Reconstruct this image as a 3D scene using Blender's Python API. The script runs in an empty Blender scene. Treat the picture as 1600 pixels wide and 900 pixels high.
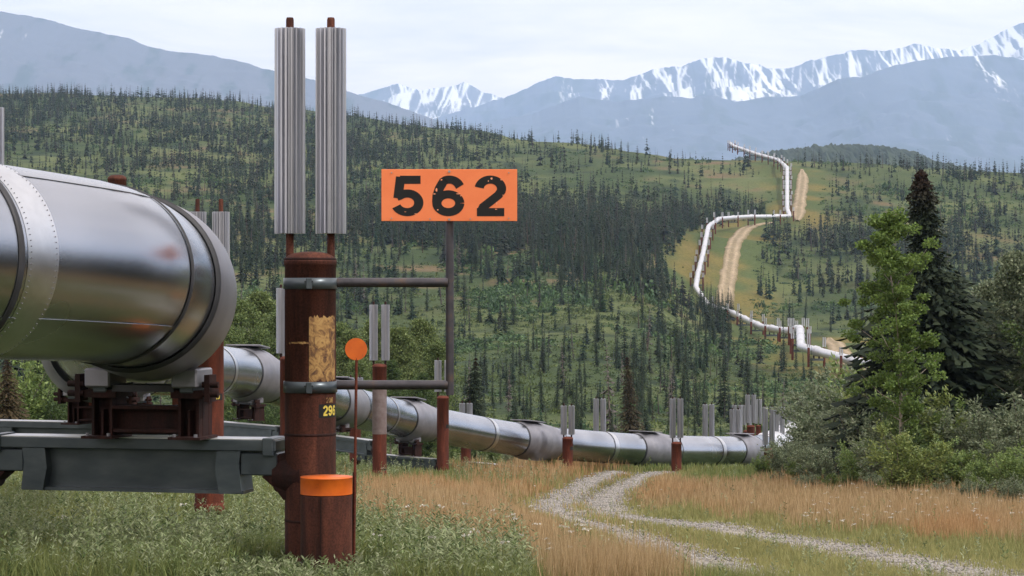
import bpy, math, random
import numpy as np
from mathutils import Vector, Matrix
R = math.radians
scene = bpy.context.scene
rng = np.random.default_rng(7)
random.seed(7)

# ------------------------------------------------------------------ camera
F = 3500.0                     # focal length in photo pixels (1600 wide)
cam_d = bpy.data.cameras.new('camera'); cam = bpy.data.objects.new('camera', cam_d)
scene.collection.objects.link(cam)
cam.location = (0, 0, 0); cam.rotation_euler = (R(90), 0, 0)
cam_d.sensor_width = 36; cam_d.lens = 36 * F / 1600
cam_d.clip_start = .5; cam_d.clip_end = 60000
cam_d.dof.use_dof = False
scene.camera = cam

# ------------------------------------------------------------------ sky, sun, exposure
SUN_EL, SUN_AZ = 50, 118       # azimuth clockwise from +Y (view direction)
world = bpy.data.worlds.new('World'); scene.world = world; world.use_nodes = True
nt = world.node_tree; N = nt.nodes; L = nt.links
for n in list(N): N.remove(n)
out = N.new('ShaderNodeOutputWorld'); bg = N.new('ShaderNodeBackground')
sky = N.new('ShaderNodeTexSky'); sky.sky_type = 'NISHITA'; sky.sun_disc = False
sky.sun_elevation = R(SUN_EL); sky.sun_rotation = R(SUN_AZ)
sky.air_density = 1.0; sky.dust_density = 1.5
tc = N.new('ShaderNodeTexCoord'); mp = N.new('ShaderNodeMapping')
mp.inputs['Scale'].default_value = (1.0, 1.0, 5.5)
mp.inputs['Location'].default_value = (.3, .1, .12)
ns = N.new('ShaderNodeTexNoise'); ns.inputs['Scale'].default_value = 6.5
ns.inputs['Detail'].default_value = 7; ns.inputs['Roughness'].default_value = .55; ns.inputs['Distortion'].default_value = .4
cr = N.new('ShaderNodeValToRGB')
cr.color_ramp.elements[0].position = .40; cr.color_ramp.elements[0].color = (.66, .66, .66, 1)
cr.color_ramp.elements[1].position = .62; cr.color_ramp.elements[1].color = (.97, .97, .97, 1)
mx = N.new('ShaderNodeMix'); mx.data_type = 'RGBA'
CLOUD = (16.0, 14.0, 12.8, 1)
mx.inputs[7].default_value = CLOUD
L.new(tc.outputs['Generated'], mp.inputs['Vector']); L.new(mp.outputs[0], ns.inputs['Vector'])
L.new(ns.outputs['Fac'], cr.inputs[0]); L.new(cr.outputs[0], mx.inputs[0]); L.new(sky.outputs[0], mx.inputs[6])
L.new(mx.outputs[2], bg.inputs[0]); bg.inputs['Strength'].default_value = .10
L.new(bg.outputs[0], out.inputs[0])
sun_d = bpy.data.lights.new('sun', 'SUN'); sun = bpy.data.objects.new('sun', sun_d)
scene.collection.objects.link(sun)
sun_d.energy = 2.7; sun_d.angle = R(3.0); sun_d.color = (1, .965, .91)
sv = Vector((math.sin(R(SUN_AZ)) * math.cos(R(SUN_EL)), math.cos(R(SUN_AZ)) * math.cos(R(SUN_EL)), math.sin(R(SUN_EL))))
sun.rotation_euler = sv.to_track_quat('Z', 'Y').to_euler(); sun.location = sv * 50
vs = scene.view_settings
vs.view_transform = 'Standard'; vs.look = 'None'; vs.gamma = 1; vs.use_curve_mapping = False
vs.exposure = 0.18
scene.render.engine = 'CYCLES'
scene.cycles.use_denoising = True
scene.cycles.max_bounces = 8; scene.cycles.transparent_max_bounces = 8
scene.cycles.volume_bounces = 6

# ------------------------------------------------------------------ object helpers
C = scene.collection
def tag(o, label=None, cat=None, group=None, kind=None):
    if label: o['label'] = label
    if cat: o['category'] = cat
    if group: o['group'] = group
    if kind: o['kind'] = kind
    return o
def empty(name, loc=(0, 0, 0), rz=0.0, parent=None):
    o = bpy.data.objects.new(name, None); C.objects.link(o)
    o.location = loc; o.rotation_euler = (0, 0, rz); o.empty_display_size = .3
    if parent: o.parent = parent
    return o
def link(name, me, parent=None, loc=None, rz=None):
    o = bpy.data.objects.new(name, me); C.objects.link(o)
    if parent: o.parent = parent
    if loc is not None: o.location = loc
    if rz is not None: o.rotation_euler = (0, 0, rz)
    return o
def fast_mesh(name, V, Fc, mats, col=None, smooth=False, midx=None):
    V = np.asarray(V, np.float32).reshape(-1, 3); Fc = np.asarray(Fc, np.int32)
    k = Fc.shape[1]; me = bpy.data.meshes.new(name)
    me.vertices.add(len(V)); me.vertices.foreach_set('co', V.ravel())
    me.loops.add(Fc.size); me.loops.foreach_set('vertex_index', Fc.ravel())
    me.polygons.add(len(Fc)); me.polygons.foreach_set('loop_start', np.arange(len(Fc), dtype=np.int32) * k)
    if midx is not None: me.polygons.foreach_set('material_index', np.asarray(midx, np.int32))
    if smooth: me.polygons.foreach_set('use_smooth', np.ones(len(Fc), bool))
    if col is not None:
        a = me.attributes.new('Col', 'FLOAT_COLOR', 'POINT')
        c4 = np.ones((len(V), 4), np.float32); c4[:, :3] = col
        a.data.foreach_set('color', c4.ravel())
    for m in (mats if isinstance(mats, (list, tuple)) else [mats]): me.materials.append(m)
    me.update(calc_edges=True)
    return me
class MB:
    """collects boxes, tubes and profiles, builds one mesh"""
    def __init__(s): s.v = []; s.f = []; s.m = []; s.sm = []
    def add(s, vs, fs, mat=0, smooth=False):
        b = len(s.v); s.v += [tuple(v) for v in vs]
        s.f += [tuple(b + i for i in f) for f in fs]; s.m += [mat] * len(fs); s.sm += [smooth] * len(fs)
        return s
    def box(s, c, d, mat=0, rz=0, bev=0.0):
        x, y, z = d[0] / 2, d[1] / 2, d[2] / 2
        if bev:
            pts = []; b = bev
            for zz, k in ((-z, 1), (-z + b, 0), (z - b, 0), (z, 1)):
                o = b if k else 0
                ring = [(-x + o, -y + b), (-x + b, -y + o), (x - b, -y + o), (x - o, -y + b), (x - o, y - b), (x - b, y - o), (-x + b, y - o), (-x + o, y - b)]
                pts += [(p[0], p[1], zz) for p in ring]
            fs = [tuple(range(7, -1, -1)), tuple(range(24, 32))]
            for r in range(3):
                for i in range(8): j = (i + 1) % 8; fs.append((r * 8 + i, r * 8 + j, r * 8 + 8 + j, r * 8 + 8 + i))
        else:
            pts = [(a * x, b2 * y, c2 * z) for c2 in (-1, 1) for a, b2 in ((-1, -1), (1, -1), (1, 1), (-1, 1))]
            fs = [(3, 2, 1, 0), (4, 5, 6, 7), (0, 1, 5, 4), (1, 2, 6, 5), (2, 3, 7, 6), (3, 0, 4, 7)]
        cs, sn = math.cos(rz), math.sin(rz)
        return s.add([(c[0] + p[0] * cs - p[1] * sn, c[1] + p[0] * sn + p[1] * cs, c[2] + p[2]) for p in pts], fs, mat)
    def cyl(s, p0, p1, r0, r1=None, n=20, mat=0, caps=True, smooth=True):
        r1 = r0 if r1 is None else r1
        p0 = Vector(p0); p1 = Vector(p1); a = (p1 - p0).normalized()
        u = a.orthogonal().normalized(); w = a.cross(u)
        vs = []
        for p, r in ((p0, r0), (p1, r1)):
            for i in range(n):
                t = 2 * math.pi * i / n; vs.append(p + u * (r * math.cos(t)) + w * (r * math.sin(t)))
        fs = [(i, (i + 1) % n, n + (i + 1) % n, n + i) for i in range(n)]
        s.add(vs, fs, mat, smooth)
        if caps: s.add(vs[:n], [tuple(range(n - 1, -1, -1))], mat); s.add(vs[n:], [tuple(range(n))], mat)
        return s
    def lathe(s, c, prof, n=32, mat=0, smooth=True):
        vs = []
        for r, z in prof:
            for i in range(n):
                t = 2 * math.pi * i / n; vs.append((c[0] + r * math.cos(t), c[1] + r * math.sin(t), c[2] + z))
        fs = []
        for k in range(len(prof) - 1):
            for i in range(n):
                j = (i + 1) % n; fs.append((k * n + i, k * n + j, (k + 1) * n + j, (k + 1) * n + i))
        return s.add(vs, fs, mat, smooth)
    def prism(s, poly, y0, y1, mat=0, ax='y'):
        """poly in (x,z), extruded along y"""
        n = len(poly); vs = [(p[0], y0, p[1]) for p in poly] + [(p[0], y1, p[1]) for p in poly]
        fs = [tuple(range(n)), tuple(range(2 * n - 1, n - 1, -1))] + [(i, n + i, n + (i + 1) % n, (i + 1) % n) for i in range(n)]
        return s.add(vs, fs, mat)
    def mesh(s, name, mats):
        me = bpy.data.meshes.new(name); me.from_pydata(s.v, [], s.f)
        for m in (mats if isinstance(mats, (list, tuple)) else [mats]): me.materials.append(m)
        me.polygons.foreach_set('material_index', s.m); me.polygons.foreach_set('use_smooth', s.sm)
        me.update(); return me
    def build(s, name, mats, parent=None, **k): return link(name, s.mesh(name, mats), parent, **k)

# ------------------------------------------------------------------ materials
def mat_base(name):
    m = bpy.data.materials.new(name); m.use_nodes = True
    t = m.node_tree; b = t.nodes['Principled BSDF']
    return m, t, b
def noise_ramp(t, coord, scale, stops, detail=6, rough=.6, dist=0, vecscale=None):
    tcn = t.nodes.new('ShaderNodeTexCoord'); v = tcn.outputs[coord]
    if vecscale:
        mpn = t.nodes.new('ShaderNodeMapping'); mpn.inputs['Scale'].default_value = vecscale
        t.links.new(v, mpn.inputs[0]); v = mpn.outputs[0]
    n = t.nodes.new('ShaderNodeTexNoise'); n.inputs['Scale'].default_value = scale
    n.inputs['Detail'].default_value = detail; n.inputs['Roughness'].default_value = rough; n.inputs['Distortion'].default_value = dist
    t.links.new(v, n.inputs['Vector'])
    r = t.nodes.new('ShaderNodeValToRGB'); e = r.color_ramp.elements
    while len(e) < len(stops): e.new(.5)
    for i, (p, c) in enumerate(stops): e[i].position = p; e[i].color = (*c, 1) if len(c) == 3 else c
    t.links.new(n.outputs['Fac'], r.inputs[0])
    return n, r
def bump(t, b, src, strength, dist=.01):
    bn = t.nodes.new('ShaderNodeBump'); bn.inputs['Strength'].default_value = strength; bn.inputs['Distance'].default_value = dist
    t.links.new(src, bn.inputs['Height']); t.links.new(bn.outputs[0], b.inputs['Normal'])
def metal(name, stops, rough=(.3, .45), metallic=1.0, scale=3, vs_=None, bmp=.1, bd=.01, detail=6, coord='Object'):
    m, t, b = mat_base(name)
    n, r = noise_ramp(t, coord, scale, stops, detail=detail, vecscale=vs_)
    t.links.new(r.outputs[0], b.inputs['Base Color']); b.inputs['Metallic'].default_value = metallic
    mr = t.nodes.new('ShaderNodeMapRange'); mr.inputs['To Min'].default_value = rough[0]; mr.inputs['To Max'].default_value = rough[1]
    t.links.new(n.outputs['Fac'], mr.inputs['Value']); t.links.new(mr.outputs[0], b.inputs['Roughness'])
    if bmp: bump(t, b, n.outputs['Fac'], bmp, bd)
    return m
M = {}
M['alu'] = metal('brushed_aluminium_jacket', [(.3, (.33, .355, .40)), (.55, (.40, .425, .47)), (.75, (.46, .485, .53))], (.19, .31), 1.0, .7, None, .035, .02, detail=1)
M['strap'] = metal('pale_band', [(.3, (.52, .54, .57)), (.7, (.63, .65, .68))], (.28, .4), 1.0, 5)
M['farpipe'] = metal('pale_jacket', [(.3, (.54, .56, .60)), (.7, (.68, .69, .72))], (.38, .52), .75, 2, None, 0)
M['beamtop'] = metal('sky_shine_top', [(.3, (.50, .51, .53)), (.7, (.66, .67, .69))], (.25, .4), .6, 4, None, 0)  # paler copy of the beam steel, glancing sky shine put into its colour
M['sleeve'] = metal('dull_zinc_sleeve', [(.3, (.18, .18, .205)), (.55, (.235, .235, .265)), (.75, (.29, .29, .315))], (.38, .55), .55, 2.2, None, .08)
M['dark'] = metal('black_sealant', [(.3, (.012, .013, .018)), (.7, (.03, .03, .035))], (.5, .7), 0, 9)
M['galv'] = metal('grey_steel_beam', [(.25, (.045, .06, .075)), (.5, (.068, .086, .10)), (.75, (.10, .12, .135))], (.26, .42), .35, 2.5, (1, 1, 2.5), .1)
M['fin'] = metal('weathered_aluminium_fins', [(.25, (.40, .41, .45)), (.5, (.47, .485, .53)), (.75, (.54, .555, .60))], (.26, .42), .9, 3, (3, 3, .35), .05)
def rust(name, a, b_, c, dark=(.02, .009, .007)):
    m, t, b = mat_base(name)
    n, r = noise_ramp(t, 'Object', 6.5, [(.28, dark), (.42, a), (.58, b_), (.74, c)], detail=9, rough=.68, dist=.5, vecscale=(1, 1, .16))
    n2, r2 = noise_ramp(t, 'Object', 60, [(.35, (.62, .62, .62)), (.6, (1.1, 1.1, 1.1))], detail=4)
    mm = t.nodes.new('ShaderNodeMix'); mm.data_type = 'RGBA'; mm.blend_type = 'MULTIPLY'; mm.inputs[0].default_value = 1
    t.links.new(r.outputs[0], mm.inputs[6]); t.links.new(r2.outputs[0], mm.inputs[7]); t.links.new(mm.outputs[2], b.inputs['Base Color'])
    b.inputs['Roughness'].default_value = .8; b.inputs['Specular IOR Level'].default_value = .25; bump(t, b, n2.outputs['Fac'], .35, .006)
    return m
M['rust'] = rust('rusted_steel', (.046, .016, .011), (.090, .029, .018), (.16, .056, .030), (.024, .010, .008))
M['rust_red'] = rust('red_rusted_steel', (.085, .024, .014), (.14, .036, .02), (.19, .055, .03), (.045, .015, .011))
M['rust_dark'] = rust('dark_red_primer_steel', (.020, .008, .007), (.034, .011, .009), (.055, .02, .015), (.01, .005, .005))
M['greypost'] = metal('grey_painted_pile', [(.3, (.12, .085, .08)), (.7, (.19, .155, .155))], (.5, .7), 0, 7)
M['signsteel'] = metal('dark_sign_steel', [(.3, (.035, .034, .042)), (.55, (.06, .056, .066)), (.75, (.10, .066, .05))], (.35, .6), .3, 9)
M['orange'] = metal('orange_sign_face', [(.3, (.80, .19, .06)), (.7, (.88, .235, .08))], (.45, .6), 0, 4, None, 0)
M['orange2'] = metal('orange_paint_band', [(.28, (.30, .07, .012)), (.40, (.60, .11, .01)), (.7, (.72, .15, .012))], (.4, .55), 0, 8, None, .1)
M['black'] = metal('black_letter_vinyl', [(.3, (.006, .006, .007)), (.7, (.010, .010, .010))], (.85, .95), 0, 8, None, 0)
M['yellow'] = metal('yellow_stencil', [(.3, (.55, .42, .06)), (.7, (.75, .6, .12))], (.5, .6), 0, 20, None, 0)
M['chip'] = metal('flaked_orange', [(.3, (.8, .25, .10)), (.7, (.85, .4, .25))], (.5, .6), 0, 20, None, 0)
M['bolt'] = metal('dull_bolt', [(.3, (.3, .28, .26)), (.7, (.42, .4, .38))], (.4, .5), .7, 20, None, 0)
# worn tan paint patch
m, t, b = mat_base('worn_tan_paint')
n, r = noise_ramp(t, 'Object', 11, [(.36, (.05, .02, .014)), (.46, (.17, .085, .03)), (.56, (.36, .21, .07)), (.72, (.44, .29, .11))], detail=8, rough=.7, dist=1.2)
t.links.new(r.outputs[0], b.inputs['Base Color']); b.inputs['Roughness'].default_value = .7; M['tan'] = m
def veg(name, rough=.55, transl=.3, spec=.3):
    m, t, b = mat_base(name)
    a = t.nodes.new('ShaderNodeAttribute'); a.attribute_name = 'Col'
    b.inputs['Roughness'].default_value = rough; b.inputs['Specular IOR Level'].default_value = spec
    t.links.new(a.outputs['Color'], b.inputs['Base Color'])
    tr = t.nodes.new('ShaderNodeBsdfTranslucent'); t.links.new(a.outputs['Color'], tr.inputs[0])
    ms = t.nodes.new('ShaderNodeMixShader'); ms.inputs[0].default_value = transl
    o = t.nodes['Material Output']; t.links.new(b.outputs[0], ms.inputs[1]); t.links.new(tr.outputs[0], ms.inputs[2]); t.links.new(ms.outputs[0], o.inputs[0])
    return m
M['leaf'] = veg('leaves'); M['grass'] = veg('grass_blades', .6, .35, .2); M['needle'] = veg('needles', .7, .12, .15)
M['bark'] = metal('bark', [(.3, (.05, .04, .035)), (.7, (.14, .11, .09))], (.8, .9), 0, 14, (1, 1, .3), .4)
M['palebark'] = metal('pale_bark', [(.3, (.18, .15, .12)), (.7, (.36, .32, .27))], (.7, .9), 0, 14, (1, 1, .3), .2)

# ------------------------------------------------------------------ terrain
def P(px, py, d): return Vector(((px - 800) / F * d, d, (450 - py) / F * d))
near_l = [(14, 993), (20, 905), (28, 843), (36, 812), (50, 780), (67, 757)]
COLS = {
 -300: near_l + [(80, 730), (110, 690), (150, 650), (250, 570), (350, 490), (500, 395), (700, 300), (900, 232), (1100, 182), (1300, 150), (1500, 132)],
 0: near_l + [(80, 732), (110, 692), (150, 652), (250, 572), (350, 492), (500, 400), (700, 308), (900, 242), (1100, 195), (1300, 162), (1500, 143)],
 300: near_l + [(85, 738), (110, 712), (150, 672), (250, 582), (350, 505), (500, 405), (700, 312), (900, 250), (1100, 205), (1300, 170), (1500, 152)],
 600: near_l + [(90, 733), (110, 724), (150, 702), (200, 665), (280, 607), (400, 515), (550, 400), (700, 330), (900, 272), (1100, 228), (1300, 200), (1450, 183)],
 800: [(14, 1000), (20, 915), (36, 842), (50, 813), (67, 788), (80, 762), (97, 735), (110, 728), (150, 702), (200, 667), (280, 605), (400, 510), (550, 395), (700, 325), (850, 280), (1000, 248), (1200, 220), (1350, 207)],
 1000: [(14, 1010), (20, 930), (36, 872), (60, 820), (75, 790), (90, 754), (103, 733), (115, 729), (150, 705), (200, 668), (280, 600), (400, 505), (550, 405), (680, 342), (850, 282), (1000, 242), (1150, 222)],
 1090: [(14, 1015), (20, 935), (36, 876), (60, 815), (75, 784), (90, 752), (103, 734), (115, 730), (150, 708), (200, 674), (280, 615), (360, 565), (450, 530), (540, 503), (560, 488), (590, 458), (625, 415), (680, 366), (700, 355), (740, 347), (850, 290), (950, 255), (1050, 236)],
 1250: [(14, 1020), (20, 940), (36, 880), (50, 838), (75, 770), (90, 748), (105, 736), (130, 724), (180, 698), (250, 646), (330, 590), (360, 573), (400, 545), (480, 526), (540, 508), (600, 470), (650, 420), (700, 370), (740, 352), (850, 288), (880, 272), (925, 258), (1000, 243)],
 1450: [(14, 1020), (20, 940), (36, 880), (50, 832), (63, 782), (80, 757), (105, 736), (130, 724), (180, 698), (250, 646), (330, 590), (400, 550), (480, 518), (560, 474), (650, 412), (750, 352), (850, 303), (950, 270), (1000, 262)],
 1800: [(14, 1020), (20, 940), (36, 880), (50, 832), (63, 782), (80, 757), (105, 736), (130, 724), (180, 698), (250, 646), (330, 590), (400, 552), (480, 520), (560, 476), (650, 418), (750, 360), (850, 312), (950, 285), (1000, 277)]}
DG = np.exp(np.linspace(math.log(10), math.log(20000), 620)); cpx = np.array(sorted(COLS), float)
T = np.zeros((len(cpx), len(DG)))
for i, c in enumerate(cpx):
    a = np.array(COLS[int(c)], float); z = (450 - a[:, 1]) / F * a[:, 0]
    dr, zr = a[-1, 0], z[-1]
    a_d = np.concatenate([[10], a[:, 0], [dr * 1.2, dr * 1.6, 3500, 20000]])
    a_z = np.concatenate([[(450 - 693) / F * 10 - 1.25], z, [zr - .05 * dr, zr - .12 * dr, 10, 40]])
    T[i] = np.interp(DG, a_d, a_z)
PXG = np.arange(-300, 1801, 15.0)
TT = np.stack([np.interp(PXG, cpx, T[:, j]) for j in range(len(DG))], 1)
def blur(A, s, ax):
    k = np.exp(-.5 * (np.arange(-3 * s, 3 * s + 1) / s) ** 2); k /= k.sum()
    pad = [(0, 0), (0, 0)]; pad[ax] = (len(k) // 2,) * 2
    B = np.pad(A, pad, 'edge'); return np.apply_along_axis(lambda v: np.convolve(v, k, 'valid'), ax, B)
TT = blur(blur(TT, 2, 1), 3, 0)
def vnoise(x, y, seed=0):
    xi = np.floor(x).astype(int); yi = np.floor(y).astype(int); fx = x - xi; fy = y - yi
    fx = fx * fx * (3 - 2 * fx); fy = fy * fy * (3 - 2 * fy)
    def h(a, b):
        n = (a * 374761393 + b * 668265263 + seed * 982451653) & 0xffffffff
        n = ((n ^ (n >> 13)) * 1274126177) & 0xffffffff
        return ((n ^ (n >> 16)) & 0xffff) / 65535.0
    return (h(xi, yi) * (1 - fx) + h(xi + 1, yi) * fx) * (1 - fy) + (h(xi, yi + 1) * (1 - fx) + h(xi + 1, yi + 1) * fx) * fy
def fbm(x, y, o=4, seed=0):
    s = 0; a = .5; t = 0
    for i in range(o): s = s + a * vnoise(x * 2 ** i, y * 2 ** i, seed + i); t += a; a *= .5
    return s / t
def hz(X, Y):
    """ground height"""
    X = np.atleast_1d(np.asarray(X, float)); Y = np.atleast_1d(np.asarray(Y, float))
    px = np.clip(800 + F * X / np.maximum(Y, 16), -300, 1799.9)
    u = (px + 300) / 15; i = np.minimum(u.astype(int), len(PXG) - 2); fu = u - i
    v = np.log(np.clip(Y, 10, 19999) / 10) / math.log(2000) * (len(DG) - 1); j = np.minimum(v.astype(int), len(DG) - 2); fv = v - j
    z = (TT[i, j] * (1 - fv) + TT[i, j + 1] * fv) * (1 - fu) + (TT[i + 1, j] * (1 - fv) + TT[i + 1, j + 1] * fv) * fu
    z = z + np.where(Y < 10, (10 - Y) * .069, 0)
    z = z + (fbm(X / 1.7, Y / 1.7, 3, 5) - .5) * .12
    far = np.clip((Y - 120) / 300, 0, 1)
    z = z + far * (fbm(X / 22, Y / 22, 3, 11) - .5) * 2.6 + np.clip((Y - 300) / 900, 0, 1) * (fbm(X / 90, Y / 120, 3, 17) - .5) * 9
    return z
def h1(x, y): return float(hz(x, y)[0])
def ground_hit(px, py, dmin=18, dmax=1500):
    """first ground point seen at a photo pixel"""
    d = np.exp(np.linspace(math.log(dmin), math.log(dmax), 1500)); x = (px - 800) / F * d
    z = hz(x, d); g = 450 - F * z / d
    k = np.where(g <= py)[0]
    dd = d[k[0]] if len(k) else dmax
    return Vector(((px - 800) / F * dd, dd, h1((px - 800) / F * dd, dd)))

# pipeline path in space (photo px, py of the axis, distance)
PATH = [(-1500, 330, 9.5), (-775, 372, 12.6), (-83, 402, 15.8), (150, 424, 17.5), (196, 438, 18.5), (240, 459, 20.1), (208, 486, 23), (152, 535, 35), (184, 572, 54), (384, 581, 67.5), (530, 632, 77), (628, 655, 88), (820, 690, 97), (1012, 704, 104), (1168, 705, 111), (1200, 699, 119),
        (1232, 690, 150), (1278, 672, 185), (1345, 640, 240), (1415, 600, 302), (1355, 572, 331), (1251, 542, 359), (1250, 513, 404), (1234, 518, 424), (1190, 511, 470), (1142, 501, 535), (1106, 494, 556), (1087, 468, 566), (1090, 440, 592), (1098, 398, 628), (1107, 354, 678), (1124, 342, 700), (1165, 339, 722), (1234, 338, 742), (1230, 326, 760), (1230, 262, 882), (1216, 250, 925), (1180, 240, 980), (1146, 228, 1035), (1141, 224, 1075)]
PW = [P(*p) for p in PATH]
for i, p in enumerate(PW):
    if p.y > 120: p.z = max(p.z, h1(p.x, p.y) + (1.25 if p.y < 310 else .2 if 552 < p.y < 560 else 1.9))
def round_path(pts, rad):
    o = [pts[0]]
    for i in range(1, len(pts) - 1):
        a, b, c = pts[i - 1], pts[i], pts[i + 1]
        r = min(rad(b), (a - b).length * .42, (c - b).length * .42)
        p = b + (a - b).normalized() * r; q = b + (c - b).normalized() * r
        for k in range(9): t = k / 8; o.append(p * (1 - t) ** 2 + b * 2 * t * (1 - t) + q * t * t)
    return o + [pts[-1]]
RP = round_path(PW, lambda b: 3.2 if b.y < 60 else (3.5 if b.y < 130 else 1.7))
cum = [0]
for a, b in zip(RP, RP[1:]): cum.append(cum[-1] + (b - a).length)
LEN = cum[-1]; RPa = np.array([tuple(p) for p in RP]); cuma = np.array(cum)
def at(s):
    return Vector([float(np.interp(s, cuma, RPa[:, k])) for k in range(3)])
def tan(s, e=.25): return (at(min(s + e, LEN)) - at(max(s - e, 0))).normalized()
def s_of(pt):
    ss = np.linspace(0, LEN, 9000); q = np.stack([np.interp(ss, cuma, RPa[:, k]) for k in range(3)], 1)
    return float(ss[np.argmin(((q - np.array(pt)) ** 2).sum(1))])
SS = np.linspace(0, LEN, 1500); PXY = np.stack([np.interp(SS, cuma, RPa[:, k]) for k in range(2)], 1)

# far maintenance road centre lines and the near track
road_a = [ground_hit(px, py, 300) for px, py in ((1130, 499), (1132, 478), (1136, 445), (1142, 405), (1148, 378), (1160, 362), (1182, 352), (1208, 349))]
road_b = [ground_hit(px, py, 500) for px, py in ((1246, 346), (1249, 325), (1252, 300), (1255, 280), (1253, 266))]
road_c = [ground_hit(px, py, 200) for px, py in ((1352, 588), (1322, 560), (1305, 540), (1296, 531))]
def resample(pts, n):
    a = np.array([tuple(p) for p in pts]); c = np.concatenate([[0], np.cumsum(np.linalg.norm(np.diff(a[:, :2], axis=0), axis=1))])
    s = np.linspace(0, c[-1], n); b = np.stack([np.interp(s, c, a[:, k]) for k in range(3)], 1)
    for _ in range(3): b[1:-1] = (b[:-2] + 2 * b[1:-1] + b[2:]) / 4
    return b
RA, RB, RC = resample(road_a, 120), resample(road_b, 80), resample(road_c, 30)
ROADS = np.concatenate([RA, RB, RC])[:, :2]
def dist_to(X, Y, line):
    o = np.full(X.shape, 1e9)
    for k in range(0, len(X), 20000):
        sl = slice(k, k + 20000)
        o[sl] = np.sqrt(((np.stack([X[sl], Y[sl]], 1)[:, None, :] - line[None]) ** 2).sum(2)).min(1)
    return o
PXYf = PXY[::2]

RUT_L = resample([ground_hit(px, py, 16, 110) for px, py in ((968, 739), (930, 750), (892, 770), (866, 790), (868, 806), (915, 824), (985, 845), (1060, 872), (1130, 898), (1200, 925))], 150)
RUT_R = resample([ground_hit(px, py, 16, 110) for px, py in ((1036, 739), (1000, 750), (965, 768), (938, 788), (945, 806), (1030, 818), (1150, 834), (1290, 858), (1420, 882), (1560, 912), (1640, 930))], 170)
RUTS = np.concatenate([RUT_L, RUT_R])[:, :2]

# tan grass zones in the meadow, in photo space polygons turned to world by their ground points
def zone(px, py):
    """0 green weeds .. 1 tan seeding grass, for ground pixel"""
    w = (fbm(px / 60, py / 16, 3, 31) - .5)
    py2 = py + w * 34; px2 = px + w * 90
    za = np.clip((px2 - 540) / 30, 0, 1) * np.clip((py2 - 762) / 10, 0, 1) * np.clip((905 - py2 - np.clip((760 - px2), 0, 400) * .36) / 22, 0, 1) * np.clip((1010 - px2 + (py2 - 850) * .9) / 60, 0, 1)
    zb = np.clip((px2 - 965) / 40, 0, 1) * np.clip((py2 - 752) / 8, 0, 1) * np.clip((px2 * .112 + 688 - py2) / 14, 0, 1)
    zc = .85 * np.clip((px2 - 700) / 60, 0, 1) * np.clip((py2 - 722) / 6, 0, 1) * np.clip((1000 - px2) / 60, 0, 1) * np.clip((770 - py2 + (px2 - 800) * .05) / 30, 0, 1)
    zd = .8 * np.clip((px2 - 820) / 60, 0, 1) * np.clip((py2 - 850) / 14, 0, 1) * np.clip((1090 - px2) / 60, 0, 1)
    return np.clip(np.maximum(np.maximum(za, zb), np.maximum(zc, zd)), 0, 1)
def pix(X, Y, Z): return 800 + F * X / Y, 450 - F * Z / Y

# the ground: one sheet, finer near the camera, reaching the mountains
rows = np.concatenate([np.linspace(-80, 8, 20), np.exp(np.linspace(math.log(9), math.log(140), 260)), np.exp(np.linspace(math.log(141), math.log(1700), 330)), np.exp(np.linspace(math.log(1750), math.log(19000), 30))])
tcol = np.linspace(-1, 1, 421); tcol = np.sign(tcol) * np.abs(tcol) ** 1.35
YY = np.repeat(rows[:, None], len(tcol), 1); XX = tcol[None] * (.62 * np.maximum(YY, 0) + 26)
ZZ = hz(XX.ravel(), YY.ravel()).reshape(XX.shape)
V = np.stack([XX, YY, ZZ], 2).reshape(-1, 3)
nc = len(tcol); ii = (np.arange(len(rows) - 1)[:, None] * nc + np.arange(nc - 1)[None]).ravel()
Fq = np.stack([ii, ii + 1, ii + 1 + nc, ii + nc], 1)
X_, Y_ = V[:, 0], V[:, 1]
farm = Y_ > 280
dr = np.full(len(V), 1e9); dp = np.full(len(V), 1e9)
sel = np.where(farm & (Y_ < 1300) & (X_ > 0) & (X_ < .25 * Y_))[0]
dr[sel] = dist_to(X_[sel], Y_[sel], ROADS); dp[sel] = dist_to(X_[sel], Y_[sel], PXYf)
n1 = fbm(X_ / 30, Y_ / 45, 4, 3); n2 = fbm(X_ / 9, Y_ / 14, 4, 9); n3 = fbm(X_ / 90, Y_ / 130, 3, 21)
def mixc(a, b, t): t = np.clip(t, 0, 1)[..., None]; return np.asarray(a) * (1 - t) + np.asarray(b) * t
g = mixc((.047, .070, .028), (.105, .125, .050), (n1 - .35) * 3)
g = mixc(g, (.14, .105, .06), (n2 - .56) * 5 * np.clip((n3 - .38) * 4, 0, 1))
g = mixc(g, (.024, .040, .022), (.44 - n2) * 5)
corr = np.clip(1.6 - np.minimum(dr - 3, dp) / 8, 0, 1) * np.clip((Y_ - 300) / 60, 0, 1)
g = mixc(g, mixc((.075, .10, .035), (.16, .13, .04), (fbm(X_ / 12, Y_ / 20, 2, 77) - .42) * 5), corr * .85)
nearm = Y_ < 125
pxn, pyn = pix(X_[nearm], np.maximum(Y_[nearm], 5), V[nearm, 2])
zn = zone(pxn, pyn) * (Y_[nearm] > 14)
gn = mixc((.05, .07, .025), (.20, .125, .055), zn)
g[nearm] = gn
M['ground'] = None
m, t, b = mat_base('tundra_ground')
a = t.nodes.new('ShaderNodeAttribute'); a.attribute_name = 'Col'
nn, rr = noise_ramp(t, 'Object', 1.3, [(.3, (.55, .55, .55)), (.7, (1.35, 1.35, 1.35))], detail=9, rough=.7)
mm = t.nodes.new('ShaderNodeMix'); mm.data_type = 'RGBA'; mm.blend_type = 'MULTIPLY'; mm.inputs[0].default_value = .9
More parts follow.
